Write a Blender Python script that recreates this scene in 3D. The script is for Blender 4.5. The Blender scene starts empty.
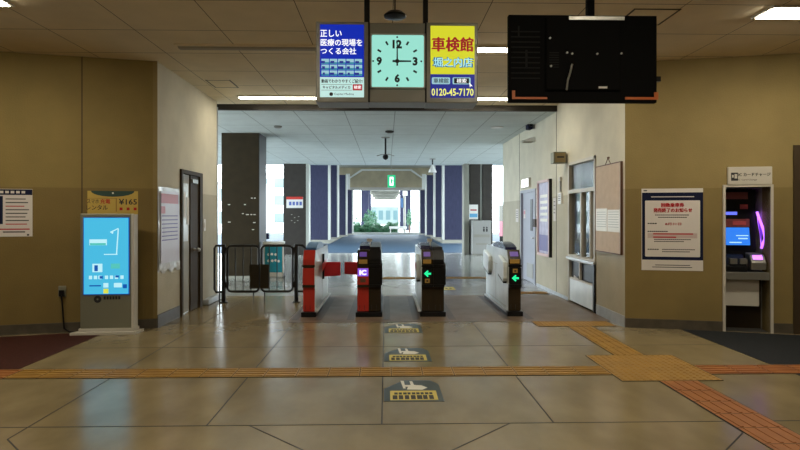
import bpy, bmesh, math, random
from mathutils import Vector, Matrix
random.seed(7)
sc = bpy.context.scene
col = sc.collection
PI = math.pi
# ------------------------------------------------------------------ camera
F = 580.0
TH = math.atan(14 / F)
CAMH = 1.5
HOR = 215.0
cd = bpy.data.cameras.new('camera')
cam = bpy.data.objects.new('camera', cd)
col.objects.link(cam)
cam.location = (0, 0, CAMH)
cam.rotation_euler = (PI / 2, 0, -TH)
cd.sensor_width = 36
cd.lens = F / 800 * 36
cd.shift_y = -10 / 800
cd.clip_end = 400
sc.camera = cam


def ray(px, py):
    x = (px - 400) / F
    return Vector((x * math.cos(TH) + math.sin(TH), math.cos(TH) - x * math.sin(TH), (HOR - py) / F))


def onfloor(px, py, z=0.0):
    r = ray(px, py)
    t = (z - CAMH) / r.z
    return Vector((r.x * t, r.y * t, z))


def aty(px, py, Y):
    r = ray(px, py)
    t = Y / r.y
    return Vector((r.x * t, Y, CAMH + r.z * t))


class Plane:
    """vertical wall plane: local +x runs to the viewer's right, local -y faces the room"""
    def __init__(s, p, a):
        s.p = Vector((p[0], p[1])); s.a = a
        s.u = Vector((math.cos(a), math.sin(a)))
        s.n = Vector((math.sin(a), -math.cos(a)))

    def hit(s, px, py, off=0.0):
        r = ray(px, py)
        q = s.p + s.n * off
        t = q.dot(s.n) / (r.x * s.n.x + r.y * s.n.y)
        w = Vector((r.x * t, r.y * t))
        return (w - s.p).dot(s.u), CAMH + r.z * t

    def at(s, u, z, off=0.0):
        w = s.p + s.u * u + s.n * off
        return (w.x, w.y, z)

    def rect(s, x0, x1, yt, yb, ref=None, off=0.0):
        """picture rectangle -> u0,u1,z0,z1 with heights read at column ref"""
        ref = (x0 + x1) / 2 if ref is None else ref
        u0 = s.hit(x0, yt, off)[0]; u1 = s.hit(x1, yt, off)[0]
        return u0, u1, s.hit(ref, yb, off)[1], s.hit(ref, yt, off)[1]


# ------------------------------------------------------------------ materials
def principled(name, c, rough=0.6, metal=0.0, emit=None, es=0.0, spec=0.5):
    m = bpy.data.materials.new(name)
    m.use_nodes = True
    b = m.node_tree.nodes['Principled BSDF']
    b.inputs['Base Color'].default_value = (*c, 1)
    b.inputs['Roughness'].default_value = rough
    b.inputs['Metallic'].default_value = metal
    b.inputs['Specular IOR Level'].default_value = spec
    if emit:
        b.inputs['Emission Color'].default_value = (*emit, 1)
        b.inputs['Emission Strength'].default_value = es
    return m


def noisy(name, c, c2, scale=6.0, rough=0.6, bump=0.0, metal=0.0, spec=0.5, fac_lo=0.35, fac_hi=0.65, stretch=None, rvar=0.0, bscale=None, emit=None, es=0):
    m = principled(name, c, rough, metal, emit, es, spec)
    nt = m.node_tree; b = nt.nodes['Principled BSDF']
    tc = nt.nodes.new('ShaderNodeTexCoord')
    mp = nt.nodes.new('ShaderNodeMapping')
    if stretch: mp.inputs['Scale'].default_value = stretch
    nt.links.new(tc.outputs['Object'], mp.inputs['Vector'])
    n = nt.nodes.new('ShaderNodeTexNoise'); n.inputs['Scale'].default_value = scale; n.inputs['Detail'].default_value = 5
    nt.links.new(mp.outputs[0], n.inputs['Vector'])
    r = nt.nodes.new('ShaderNodeMapRange')
    r.inputs['From Min'].default_value = fac_lo; r.inputs['From Max'].default_value = fac_hi
    nt.links.new(n.outputs['Fac'], r.inputs['Value'])
    mx = nt.nodes.new('ShaderNodeMix'); mx.data_type = 'RGBA'
    mx.inputs[6].default_value = (*c, 1); mx.inputs[7].default_value = (*c2, 1)
    nt.links.new(r.outputs[0], mx.inputs[0])
    nt.links.new(mx.outputs[2], b.inputs['Base Color'])
    if rvar:
        rr = nt.nodes.new('ShaderNodeMapRange')
        rr.inputs['To Min'].default_value = rough - rvar; rr.inputs['To Max'].default_value = rough + rvar
        nt.links.new(n.outputs['Fac'], rr.inputs['Value'])
        nt.links.new(rr.outputs[0], b.inputs['Roughness'])
    if bump:
        n2 = nt.nodes.new('ShaderNodeTexNoise'); n2.inputs['Scale'].default_value = bscale or scale * 6; n2.inputs['Detail'].default_value = 4
        nt.links.new(mp.outputs[0], n2.inputs['Vector'])
        bp = nt.nodes.new('ShaderNodeBump'); bp.inputs['Strength'].default_value = bump; bp.inputs['Distance'].default_value = 0.01
        nt.links.new(n2.outputs['Fac'], bp.inputs['Height'])
        nt.links.new(bp.outputs[0], b.inputs['Normal'])
    return m


def math_node(nt, op, a, b=None):
    n = nt.nodes.new('ShaderNodeMath'); n.operation = op
    for i, v in enumerate((a, b)):
        if v is None: continue
        if isinstance(v, (int, float)): n.inputs[i].default_value = v
        else: nt.links.new(v, n.inputs[i])
    return n.outputs[0]


def wall_paint(name, up, low, split=1.85, seam=None):
    """two paint tones split at a height above the floor, rough plaster, optional dark panel seams along local x"""
    m = noisy(name, up, tuple(v * 0.88 for v in up), 2.2, 0.75, 0.35, bscale=60)
    nt = m.node_tree; b = nt.nodes['Principled BSDF']
    geo = nt.nodes.new('ShaderNodeNewGeometry')
    sx = nt.nodes.new('ShaderNodeSeparateXYZ'); nt.links.new(geo.outputs['Position'], sx.inputs[0])
    fac = math_node(nt, 'LESS_THAN', sx.outputs['Z'], split)
    src = b.inputs['Base Color'].links[0].from_socket
    mx = nt.nodes.new('ShaderNodeMix'); mx.data_type = 'RGBA'; mx.blend_type = 'MULTIPLY'
    nt.links.new(fac, mx.inputs[0]); nt.links.new(src, mx.inputs[6])
    mx.inputs[7].default_value = (*[l / u for l, u in zip(low, up)], 1)
    out = mx.outputs[2]
    nt.links.new(out, b.inputs['Base Color'])
    return m


def ceiling_tiles(name, c, seam_c, x0, dx, y0, dy, w=0.008):
    m = noisy(name, c, tuple(v * 0.93 for v in c), 3.0, 0.9, 0.3, bscale=90)
    nt = m.node_tree; b = nt.nodes['Principled BSDF']
    geo = nt.nodes.new('ShaderNodeNewGeometry')
    sx = nt.nodes.new('ShaderNodeSeparateXYZ'); nt.links.new(geo.outputs['Position'], sx.inputs[0])
    ln = []
    for ax, o, d, ww in (('X', x0, dx, w), ('Y', y0, dy, w * 1.3)):
        v = math_node(nt, 'SUBTRACT', sx.outputs[ax], o - d / 2)
        v = math_node(nt, 'FLOORED_MODULO', v, d)
        v = math_node(nt, 'SUBTRACT', v, d / 2)
        v = math_node(nt, 'ABSOLUTE', v)
        ln.append(math_node(nt, 'LESS_THAN', v, ww / 2))
    fac = math_node(nt, 'MAXIMUM', ln[0], ln[1])
    src = b.inputs['Base Color'].links[0].from_socket
    mx = nt.nodes.new('ShaderNodeMix'); mx.data_type = 'RGBA'
    nt.links.new(fac, mx.inputs[0]); nt.links.new(src, mx.inputs[6]); mx.inputs[7].default_value = (*seam_c, 1)
    nt.links.new(mx.outputs[2], b.inputs['Base Color'])
    return m


M = {}
M['floor'] = noisy('polished stone', (0.265, 0.21, 0.118), (0.195, 0.155, 0.085), 2.5, 0.20, 0.08, rvar=0.08, stretch=(1, 0.6, 1), bscale=14)
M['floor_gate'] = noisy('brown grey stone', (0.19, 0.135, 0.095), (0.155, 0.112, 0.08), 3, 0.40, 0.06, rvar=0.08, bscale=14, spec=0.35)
M['floor_far'] = noisy('pale grey stone', (0.33, 0.33, 0.30), (0.24, 0.24, 0.22), 2.0, 0.18, 0.06, rvar=0.08, bscale=12)
M['mat_red'] = noisy('dark maroon tile', (0.060, 0.016, 0.010), (0.035, 0.010, 0.007), 30, 0.75, 0.3, spec=0.2)
M['mat_blue'] = noisy('dark slate tile', (0.020, 0.023, 0.026), (0.012, 0.014, 0.016), 30, 0.75, 0.3, spec=0.2)
M['joint'] = principled('joint', (0.02, 0.017, 0.012), 0.8)
M['tan_l'] = wall_paint('wall paint with warm light', (0.235, 0.168, 0.046), (0.185, 0.126, 0.032))  # cream wall with the dim warm hall light put into its colour
M['tan_r'] = wall_paint('wall paint with warm light right', (0.27, 0.200, 0.072), (0.22, 0.158, 0.050))  # lighter copy, warm light again put into the colour
M['cream'] = wall_paint('cream wall paint', (0.60, 0.555, 0.43), (0.45, 0.405, 0.30))
M['grey_base'] = noisy('grey vinyl skirting', (0.085, 0.07, 0.05), (0.06, 0.05, 0.035), 8, 0.5)
M['pale_base'] = noisy('pale grey skirting', (0.42, 0.46, 0.50), (0.33, 0.36, 0.40), 8, 0.35)
M['ceil'] = ceiling_tiles('ceiling board', (0.78, 0.67, 0.47), (0.09, 0.07, 0.045), 0.07, 0.946, 5.55, 0.91)
M['ceil_far'] = ceiling_tiles('pale ceiling board', (0.56, 0.62, 0.62), (0.24, 0.28, 0.28), 0.17, 0.95, 12.6, 1.4, 0.016)
M['dark_trim'] = principled('dark bronze', (0.02, 0.016, 0.012), 0.45, 0.4)
M['brown_metal'] = principled('brown door frame', (0.05, 0.034, 0.018), 0.6, 0.0, spec=0.2)
M['black'] = principled('black plastic', (0.006, 0.006, 0.007), 0.35, spec=0.25)
M['black_matt'] = principled('matt black', (0.003, 0.003, 0.003), 0.8, spec=0.08)
M['fence'] = principled('black painted steel', (0.012, 0.010, 0.009), 0.4, 0.3)
M['white'] = principled('white plastic', (0.70, 0.70, 0.68), 0.4)
M['paper'] = principled('paper', (0.62, 0.58, 0.55), 0.7)
M['offwhite'] = principled('off white enamel', (0.50, 0.47, 0.41), 0.5)
M['silver'] = principled('brushed steel', (0.45, 0.44, 0.42), 0.3, 0.8)
M['alu'] = principled('grey aluminium', (0.25, 0.245, 0.22), 0.35, 0.6)
M['navy'] = principled('navy print', (0.007, 0.010, 0.035), 0.7, spec=0.15)
M['ink'] = principled('black print', (0.012, 0.012, 0.014), 0.6)
M['redink'] = principled('red print', (0.42, 0.010, 0.018), 0.6, spec=0.2)
M['red'] = principled('red enamel', (0.50, 0.028, 0.018), 0.35)
M['red_flap'] = principled('crimson flap', (0.80, 0.02, 0.035), 0.45)
M['gate_white'] = noisy('pale gate panel', (0.80, 0.86, 0.88), (0.70, 0.77, 0.80), 4, 0.22)
M['gate_brown'] = principled('smoked brown plastic', (0.030, 0.021, 0.012), 0.25, spec=0.35)
M['gold'] = principled('amber print', (0.38, 0.22, 0.04), 0.5, emit=(0.8, 0.45, 0.1), es=0.03)
M['purple_lit'] = principled('violet lamp', (0.12, 0.07, 0.3), 0.4, emit=(0.35, 0.16, 0.95), es=0.14)
M['ic_lit'] = principled('violet display', (0.15, 0.08, 0.5), 0.4, emit=(0.25, 0.10, 0.85), es=0.8)
M['violet_glow'] = principled('purple light tube', (0.5, 0.2, 0.9), 0.4, emit=(0.42, 0.12, 1.0), es=2.4)
M['violet_dim'] = principled('deep violet panel', (0.1, 0.02, 0.3), 0.4, emit=(0.16, 0.03, 0.6), es=1.0)
M['white_lit'] = principled('lit white', (0.9, 0.9, 0.9), 0.4, emit=(1, 1, 1), es=1.1)
M['green_lit'] = principled('lit green', (0.0, 0.5, 0.2), 0.4, emit=(0.02, 0.85, 0.35), es=1.0)
M['exit_green'] = principled('exit green', (0.0, 0.45, 0.2), 0.4, emit=(0.02, 0.5, 0.22), es=0.7)
M['hood_blue'] = principled('blue hood', (0.05, 0.13, 0.28), 0.3)
M['hood_navy'] = principled('navy hood', (0.015, 0.015, 0.06), 0.25)
M['tube'] = principled('lit fluorescent tube', (1, 1, 1), 0.5, emit=(1.0, 0.90, 0.70), es=48.0)
M['tube_off'] = principled('unlit diffuser', (0.30, 0.26, 0.18), 0.5)
M['tactile'] = noisy('ochre tactile tile', (0.34, 0.185, 0.028), (0.27, 0.14, 0.020), 5, 0.5)
M['tactile_red'] = noisy('orange tactile tile', (0.34, 0.125, 0.028), (0.27, 0.095, 0.022), 5, 0.5)
M['slate'] = noisy('slate blue sticker', (0.035, 0.055, 0.06), (0.025, 0.04, 0.045), 10, 0.4)
M['yellow'] = principled('yellow print', (0.62, 0.50, 0.10), 0.5)
M['sticker_white'] = principled('white print', (0.75, 0.73, 0.66), 0.5)
M['pillar_brown'] = noisy('brown grey pillar', (0.042, 0.031, 0.016), (0.034, 0.026, 0.014), 5, 0.7, 0.2, spec=0.2)
M['pillar_grey'] = noisy('grey pillar panel', (0.042, 0.037, 0.032), (0.035, 0.031, 0.028), 5, 0.7, spec=0.2)
M['pillar_blue'] = noisy('violet blue panel', (0.024, 0.026, 0.054), (0.018, 0.020, 0.042), 3, 0.7, spec=0.15, stretch=(6, 1, 1))
M['concrete'] = noisy('concrete', (0.20, 0.20, 0.165), (0.16, 0.16, 0.135), 1.2, 0.8)
M['beam'] = noisy('weathered concrete beam', (0.24, 0.21, 0.13), (0.19, 0.165, 0.105), 1.5, 0.8)
M['white_conc'] = principled('pale trim', (0.36, 0.38, 0.35), 0.6)
M['road'] = noisy('blue grey asphalt', (0.014, 0.040, 0.072), (0.010, 0.031, 0.058), 0.8, 0.6, spec=0.25, stretch=(0.4, 2, 1))
M['apron'] = noisy('outdoor paving', (0.5, 0.52, 0.52), (0.4, 0.42, 0.42), 1.0, 0.6)
M['teal'] = principled('teal poster', (0.0, 0.22, 0.30), 0.4)
M['leaf'] = noisy('leaf', (0.012, 0.075, 0.028), (0.03, 0.13, 0.055), 3, 0.6)
M['bldg'] = noisy('pale cladding', (0.16, 0.20, 0.19), (0.11, 0.15, 0.145), 0.5, 0.5)
M['bldg_bright'] = noisy('white render', (0.8, 0.84, 0.85), (0.75, 0.8, 0.82), 0.5, 0.5)
M['bldg_glass'] = principled('pale blue glazing', (0.05, 0.10, 0.11), 0.4)
M['cork'] = noisy('pinkish board cloth', (0.56, 0.43, 0.32), (0.51, 0.39, 0.29), 8, 0.8)
M['wood'] = principled('dark wood edge', (0.12, 0.055, 0.03), 0.5)
M['lilac'] = noisy('lilac poster print', (0.30, 0.27, 0.42), (0.45, 0.42, 0.55), 7, 0.35)
M['pinkframe'] = principled('pale pink frame', (0.60, 0.40, 0.38), 0.4)
M['door_grey'] = principled('blue grey door', (0.30, 0.31, 0.37), 0.45)
M['door_pale'] = principled('pale door', (0.27, 0.24, 0.18), 0.5)
M['screen_body'] = principled('grey green metal', (0.20, 0.195, 0.14), 0.45, 0.2)
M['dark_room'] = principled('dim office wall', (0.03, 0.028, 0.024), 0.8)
M['sky_print'] = principled('pink print', (0.6, 0.25, 0.3), 0.5)


def glass(name, c=(0.9, 0.95, 0.95), rough=0.02):
    m = bpy.data.materials.new(name); m.use_nodes = True
    b = m.node_tree.nodes['Principled BSDF']
    b.inputs['Base Color'].default_value = (*c, 1); b.inputs['Roughness'].default_value = rough
    b.inputs['Transmission Weight'].default_value = 1.0; b.inputs['IOR'].default_value = 1.2
    return m


M['glass'] = glass('window glass')
M['film'] = principled('clear poster film', (0.62, 0.62, 0.62), 0.15)


def lit(name, c, es):
    return principled(name, tuple(min(1, v) * 0.25 for v in c), 0.35, emit=c, es=es * 1.05, spec=0.2)


M['ad_blue'] = lit('lit blue advert', (0.006, 0.028, 0.50), 0.75)
M['ad_white'] = lit('lit white advert', (0.62, 0.92, 0.88), 0.75)
M['ad_text'] = lit('lit white lettering', (1.0, 1.0, 1.0), 0.95)
M['ad_yellow'] = lit('lit yellow advert', (0.74, 0.74, 0.03), 0.8)
M['ad_navy'] = lit('lit navy advert', (0.03, 0.04, 0.36), 0.6)
M['ad_red'] = principled('lit red lettering', (0.55, 0.01, 0.02), 0.5, emit=(0.50, 0.005, 0.03), es=0.35)
M['ad_teal'] = lit('lit pale blue lettering', (0.42, 0.85, 0.95), 0.85)
M['ad_lemon'] = lit('lit lemon digits', (0.95, 0.95, 0.2), 0.85)
M['ad_sea'] = lit('lit teal photo', (0.05, 0.32, 0.45), 0.7)
M['ad_mint'] = lit('lit pale photo', (0.4, 0.7, 0.8), 0.7)
M['clock_face'] = lit('lit mint clock face', (0.34, 0.80, 0.68), 0.85)
M['scr_blue'] = lit('lit cyan screen', (0.06, 0.44, 0.68), 1.0)
M['scr_pale'] = lit('lit pale screen', (0.5, 0.85, 0.95), 0.9)
M['scr_navy'] = lit('lit blue border', (0.01, 0.13, 0.6), 0.6)
M['scr_green'] = lit('lit green screen', (0.10, 0.60, 0.55), 0.8)
M['scr_lcd'] = lit('lit machine screen', (0.03, 0.20, 0.80), 1.0)
M['scr_yel'] = lit('lit yellow button', (0.75, 0.8, 0.1), 0.8)
M['warm_lit'] = lit('orange light strip', (0.55, 0.12, 0.02), 0.5)


# ------------------------------------------------------------------ mesh builder
class MB:
    def __init__(s): s.v = []; s.f = []; s.mi = []; s.cuts = []

    def add(s, vs, fs, mi=0):
        o = len(s.v); s.cuts.append((o, len(s.f))); s.v += [tuple(v) for v in vs]
        s.f += [tuple(i + o for i in f) for f in fs]; s.mi += [mi] * len(fs)
        return s

    def box(s, x0, x1, y0, y1, z0, z1, mi=0):
        x0, x1 = min(x0, x1), max(x0, x1); y0, y1 = min(y0, y1), max(y0, y1); z0, z1 = min(z0, z1), max(z0, z1)
        return s.add([(x0, y0, z0), (x1, y0, z0), (x1, y1, z0), (x0, y1, z0), (x0, y0, z1), (x1, y0, z1), (x1, y1, z1), (x0, y1, z1)],
                     [(0, 3, 2, 1), (4, 5, 6, 7), (0, 1, 5, 4), (1, 2, 6, 5), (2, 3, 7, 6), (3, 0, 4, 7)], mi)

    def prism(s, pts, axis, a0, a1, mi=0, mi_caps=None):
        """polygon pts extruded along axis ('x': pts=(y,z); 'y': pts=(x,z); 'z': pts=(x,y))"""
        def mk(p, a):
            return {'x': (a, p[0], p[1]), 'y': (p[0], a, p[1]), 'z': (p[0], p[1], a)}[axis]
        n = len(pts)
        vs = [mk(p, a0) for p in pts] + [mk(p, a1) for p in pts]
        s.add(vs, [(i, (i + 1) % n, n + (i + 1) % n, n + i) for i in range(n)], mi)
        o = len(s.v) - 2 * n
        s.f += [tuple(o + i for i in reversed(range(n))), tuple(o + n + i for i in range(n))]
        s.mi += [mi if mi_caps is None else mi_caps] * 2
        return s

    def tube(s, path, r, seg=10, mi=0, closed=False):
        path = [Vector(p) for p in path]; n = len(path)
        rings = []
        for i, p in enumerate(path):
            if closed: t = (path[(i + 1) % n] - path[i - 1]).normalized()
            else: t = (path[min(i + 1, n - 1)] - path[max(i - 1, 0)]).normalized()
            up = Vector((0, 0, 1)) if abs(t.z) < 0.95 else Vector((1, 0, 0))
            a = t.cross(up).normalized()
            if rings and a.dot(rings[-1][1]) < 0: a = -a
            b = t.cross(a).normalized()
            rings.append((p, a, b))
        vs = []
        for p, a, b in rings:
            for k in range(seg):
                an = 2 * PI * k / seg
                vs.append(p + a * math.cos(an) * r + b * math.sin(an) * r)
        fs = []
        for i in range(n if closed else n - 1):
            j = (i + 1) % n
            for k in range(seg):
                fs.append((i * seg + k, i * seg + (k + 1) % seg, j * seg + (k + 1) % seg, j * seg + k))
        if not closed:
            fs.append(tuple(range(seg))); fs.append(tuple((n - 1) * seg + k for k in reversed(range(seg))))
        return s.add(vs, fs, mi)

    def lathe(s, prof, c=(0, 0, 0), seg=24, mi=0, axis='z'):
        vs = []
        for r, h in prof:
            for k in range(seg):
                an = 2 * PI * k / seg
                x, y = r * math.cos(an), r * math.sin(an)
                p = (x, y, h) if axis == 'z' else (x, h, y)
                vs.append((c[0] + p[0], c[1] + p[1], c[2] + p[2]))
        fs = [(i * seg + k, i * seg + (k + 1) % seg, (i + 1) * seg + (k + 1) % seg, (i + 1) * seg + k) for i in range(len(prof) - 1) for k in range(seg)]
        fs.append(tuple(range(seg))); fs.append(tuple((len(prof) - 1) * seg + k for k in range(seg)))
        return s.add(vs, fs, mi)

    def rrect_pts(s, x0, x1, z0, z1, r, n=5):
        pts = []
        for cx, cz, a0 in ((x1 - r, z1 - r, 0), (x0 + r, z1 - r, 90), (x0 + r, z0 + r, 180), (x1 - r, z0 + r, 270)):
            for k in range(n + 1):
                a = math.radians(a0 + 90 * k / n); pts.append((cx + r * math.cos(a), cz + r * math.sin(a)))
        return pts

    def text(s, body, x, y, z, h=None, w=None, mi=0, bold=0.0, t=0.0015, flat=False):
        if bold and any(ord(ch) > 255 for ch in body):      # heavy weight for dense characters: strokes struck side by side
            b = bold * (h or 0.05) * 1.1
            for k, (ox, oz) in enumerate(((-b, -b * .5), (0, b * .5), (b, -b * .5))):
                s._text(body, x + ox, y - k * 0.0002, z + oz, h, w - 2 * b if w else None, mi, 0.0, t, flat)
            return s
        return s._text(body, x, y, z, h, w, mi, bold, t, flat)

    def _text(s, body, x, y, z, h, w, mi, bold, t, flat):
        """lettering centred at (x, z) on the plane y, facing -y (or facing +z at height z when flat)"""
        c = bpy.data.curves.new('t', 'FONT'); c.body = body; c.extrude = 0.02; c.offset = bold; c.resolution_u = 2
        o = bpy.data.objects.new('t', c); col.objects.link(o)
        bpy.context.view_layer.update()
        dg = bpy.context.evaluated_depsgraph_get()
        me = bpy.data.meshes.new_from_object(o.evaluated_get(dg))
        vs = [v.co.copy() for v in me.vertices]; fs = [tuple(p.vertices) for p in me.polygons]
        bpy.data.objects.remove(o); bpy.data.curves.remove(c); bpy.data.meshes.remove(me)
        if not vs: return s
        a0 = min(v.x for v in vs); a1 = max(v.x for v in vs); b0 = min(v.y for v in vs); b1 = max(v.y for v in vs)
        sx = (w / (a1 - a0)) if w else (h / (b1 - b0))
        sz = (h / (b1 - b0)) if h else sx
        out = []
        for v in vs:
            X = (v.x - (a0 + a1) / 2) * sx; Z = (v.y - (b0 + b1) / 2) * sz; D = (v.z / 0.02) * t
            out.append((x + X, y + Z, z + D) if flat else (x + X, y - D, z + Z))
        return s.add(out, fs, mi)

    def build_each(s, name, mats, parent=None, **k):
        """one object for every box, bar or tube that was added"""
        out = []
        for i, (v0, f0) in enumerate(s.cuts):
            v1, f1 = s.cuts[i + 1] if i + 1 < len(s.cuts) else (len(s.v), len(s.f))
            b = MB(); b.v = s.v[v0:v1]; b.f = [tuple(q - v0 for q in f) for f in s.f[f0:f1]]; b.mi = s.mi[f0:f1]
            out.append(b.build(name, mats, parent, **k))
        return out

    def build(s, name, mats, parent=None, smooth=False, bevel=0.0):
        me = bpy.data.meshes.new(name); me.from_pydata(s.v, [], s.f); me.validate(); me.update()
        if not isinstance(mats, (list, tuple)): mats = [mats]
        for m in mats: me.materials.append(m)
        for p, i in zip(me.polygons, s.mi): p.material_index = i
        bm = bmesh.new(); bm.from_mesh(me); bmesh.ops.recalc_face_normals(bm, faces=bm.faces)
        bm.to_mesh(me); bm.free()
        if smooth:
            for p in me.polygons: p.use_smooth = True
            try: me.set_sharp_from_angle(angle=math.radians(35))
            except Exception: pass
        o = bpy.data.objects.new(name, me); col.objects.link(o)
        if bevel:
            b = o.modifiers.new('bevel', 'BEVEL'); b.width = bevel; b.segments = 2; b.limit_method = 'ANGLE'
        if parent: o.parent = parent
        return o


def tag(o, label=None, cat=None, group=None, kind=None):
    if label: o['label'] = label
    if cat: o['category'] = cat
    if group: o['group'] = group
    if kind: o['kind'] = kind
    return o


def thing(name, label, cat, loc=(0, 0, 0), rz=0.0, group=None):
    o = bpy.data.objects.new(name, None); col.objects.link(o)
    o.empty_display_size = 0.1
    o.location = loc; o.rotation_euler = (0, 0, rz)
    return tag(o, label, cat, group)


def struct(name, mb, mats, parent=None, **k):
    o = mb.build(name, mats, parent, **k)
    if not parent: o['kind'] = 'structure'
    return o


def place(o, loc, rz=0.0):
    o.location = loc; o.rotation_euler = (0, 0, rz); return o


# ------------------------------------------------------------------ planes of the place
cL = onfloor(157, 328); cL0 = onfloor(0, 335.3)
cR = onfloor(625, 327.3); cR0 = onfloor(800, 334)
aL = math.atan2(cL.y - cL0.y, cL.x - cL0.x)
aR = math.atan2(cR0.y - cR.y, cR0.x - cR.x)
PL = Plane((cL.x, cL.y), aL)            # front wall on the left
PR = Plane((cR.x, cR.y), aR)            # front wall on the right
XL, XR = cL.x, cR.x
SL = Plane((XL, 0), PI / 2)             # corridor side walls (u = y)
SR = Plane((XR, 0), -PI / 2)            # (u = -y)
H = 3.54; HF = 3.44; YB = 10.8
print('corners', cL, cR, 'angles', math.degrees(aL), math.degrees(aR))

# ------------------------------------------------------------------ floor
mb = MB().box(-9, 9, -4, YB + 0.0, -0.1, 0)
fl = struct('floor', mb, M['floor'])
mb = MB().box(-9.0, 9.0, YB, 22.9, -0.1, 0)
struct('floor_passage', mb, M['floor_far'])
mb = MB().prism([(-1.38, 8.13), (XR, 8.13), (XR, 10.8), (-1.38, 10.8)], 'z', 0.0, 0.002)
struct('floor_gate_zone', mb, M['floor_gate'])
mb = MB()


def seg(a, b, w=0.010):
    a = Vector((a[0], a[1])); b = Vector((b[0], b[1])); d = (b - a).normalized(); n = Vector((-d.y, d.x)) * w / 2
    mb.prism([tuple(a - n), tuple(b - n), tuple(b + n), tuple(a + n)], 'z', 0.0, 0.0012)


xs = [-3.78, -2.53, -1.277, -0.03, 1.21, 2.46, 3.70]
for x in xs[1:6]: seg((x, 4.16 if abs(x) < 2 else 3.94), (x, 8.12 if x > -1.4 else 10.8))
seg((-9, 4.16), (9, 4.16)); seg((-9, 6.62), (9, 6.62), 0.006); seg((-3.55, 8.12), (3.19, 8.12))
for x, y, d in ((-0.975, 4.16, 1), (0.894, 4.16, -1), (-2.53, 3.94, 1), (2.46, 3.94, -1), (-3.9, 4.16, 1), (3.9, 4.16, -1)):
    seg((x, y), (x + d * 1.6, y - 1.6))
for x in (-1.1, -0.4, -0.05, 0.5, 0.9, 1.8):
    seg((x, 8.16), (x, 10.7), 0.006)
o = mb.build('floor_joint', M['joint'], fl)
mb = MB()
for x in (-2.5, -0.6, 1.3): seg((x, 10.85), (x, 22.8), 0.008)
for y in (13.2, 15.6, 18.0, 20.4): seg((-6, y), (XR - 0.02 if y < 15.8 else 6, y), 0.012)
mb.build('floor_joint', M['joint'], fl)
mb = MB().prism([(-8.9, 4.4), (-3.57, 4.4), (-3.57, cL.y - 0.15), (-8.9, cL.y - 1.4)], 'z', 0, 0.003)
o = struct('floor_entrance_left', MB().prism([(-8.9, 2), (-3.57, 2), (-3.57, 7.58), (-8.9, 6.0)], 'z', 0, 0.003), M['mat_red'])
struct('floor_entrance_right', MB().prism([(3.86, 2), (8.9, 2), (8.9, 6.0), (3.86, 7.5)], 'z', 0, 0.003), M['mat_blue'])

# ------------------------------------------------------------------ tactile paving


def tactile(name, label, x0, x1, y0, y1, kind, mat, along='x'):
    t = thing(name, label, 'tactile paving', ((x0 + x1) / 2, (y0 + y1) / 2, 0))
    hx, hy = (x1 - x0) / 2, (y1 - y0) / 2
    m = MB().box(-hx, hx, -hy, hy, 0, 0.005)
    m.build('tile_bed', mat, t)
    m = MB()
    if kind == 'bar':
        L = hx if along == 'x' else hy; W = hy if along == 'x' else hx
        nt = max(1, round(2 * L / 0.3)); s_ = 2 * L / nt
        for i in range(nt):
            a, b = -L + i * s_ + 0.014, -L + (i + 1) * s_ - 0.014
            for k in range(4):
                c = -W + (k + 0.5) * 2 * W / 4
                if along == 'x': m.box(a, b, c - 0.012, c + 0.012, 0.005, 0.0095)
                else: m.box(c - 0.012, c + 0.012, a, b, 0.005, 0.0095)
        m.build('bar_pattern', mat, t)
        jm = MB()
        for i in range(1, nt):
            a = -L + i * s_
            if along == 'x': jm.box(a - 0.003, a + 0.003, -hy, hy, 0.005, 0.0056)
            else: jm.box(-hx, hx, a - 0.003, a + 0.003, 0.005, 0.0056)
        if nt > 1: jm.build('joint', M['joint'], t)
    else:
        nx = max(1, round(2 * hx / 0.06)); ny = max(1, round(2 * hy / 0.06))
        for i in range(nx):
            for j in range(ny):
                cx = -hx + (i + .5) * 2 * hx / nx; cy = -hy + (j + .5) * 2 * hy / ny
                m.lathe([(0.018, 0.005), (0.012, 0.0095)], (cx, cy, 0), 6)
        m.build('dot_pattern', mat, t)
    e = MB()
    for y in (-hy - 0.006, hy): e.box(-hx, hx, y, y + 0.006, 0, 0.0052)
    for x in (-hx - 0.006, hx): e.box(x, x + 0.006, -hy, hy, 0, 0.0052)
    e.build('edge_joint', M['joint'], t)
    return t


YT0, YT1 = 5.39, 5.70
tactile('tactile_strip', 'long ochre barred guide strip crossing the hall in front of the stickers', -3.5, 2.12, YT0, YT1, 'bar', M['tactile'])
tactile('tactile_strip', 'reddish barred guide strip crossing the dark maroon entrance floor', -8.5, -3.51, YT0, YT1, 'bar', M['tactile_red'])
tactile('tactile_strip', 'orange barred guide strip crossing the dark slate entrance floor', 3.06, 8.5, YT0, YT1, 'bar', M['tactile_red'])
tactile('tactile_block', 'large studded warning square where the guide strips meet', 2.13, 3.05, 5.18, 6.13, 'dot', M['tactile'])
tactile('tactile_strip', 'barred guide strip running from the warning square towards the ticket window', 2.44, 2.76, 6.14, 7.72, 'bar', M['tactile'], 'y')
tactile('tactile_strip', 'barred guide strip running from the warning square out of the bottom right corner', 2.47, 2.81, 2.0, 5.17, 'bar', M['tactile_red'], 'y')
tactile('tactile_strip', 'studded warning strip at the foot of the ticket window wall', 2.05, 3.10, 7.75, 8.10, 'dot', M['tactile'])
tactile('tactile_strip', 'thin ochre guide strip crossing the floor behind the ticket gates', -0.4, 2.6, 13.6, 13.95, 'bar', M['tactile'])
tactile('tactile_strip', 'short ochre guide strip in front of the blue grey door', 2.0, 3.1, 10.95, 11.25, 'bar', M['tactile'])

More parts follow.
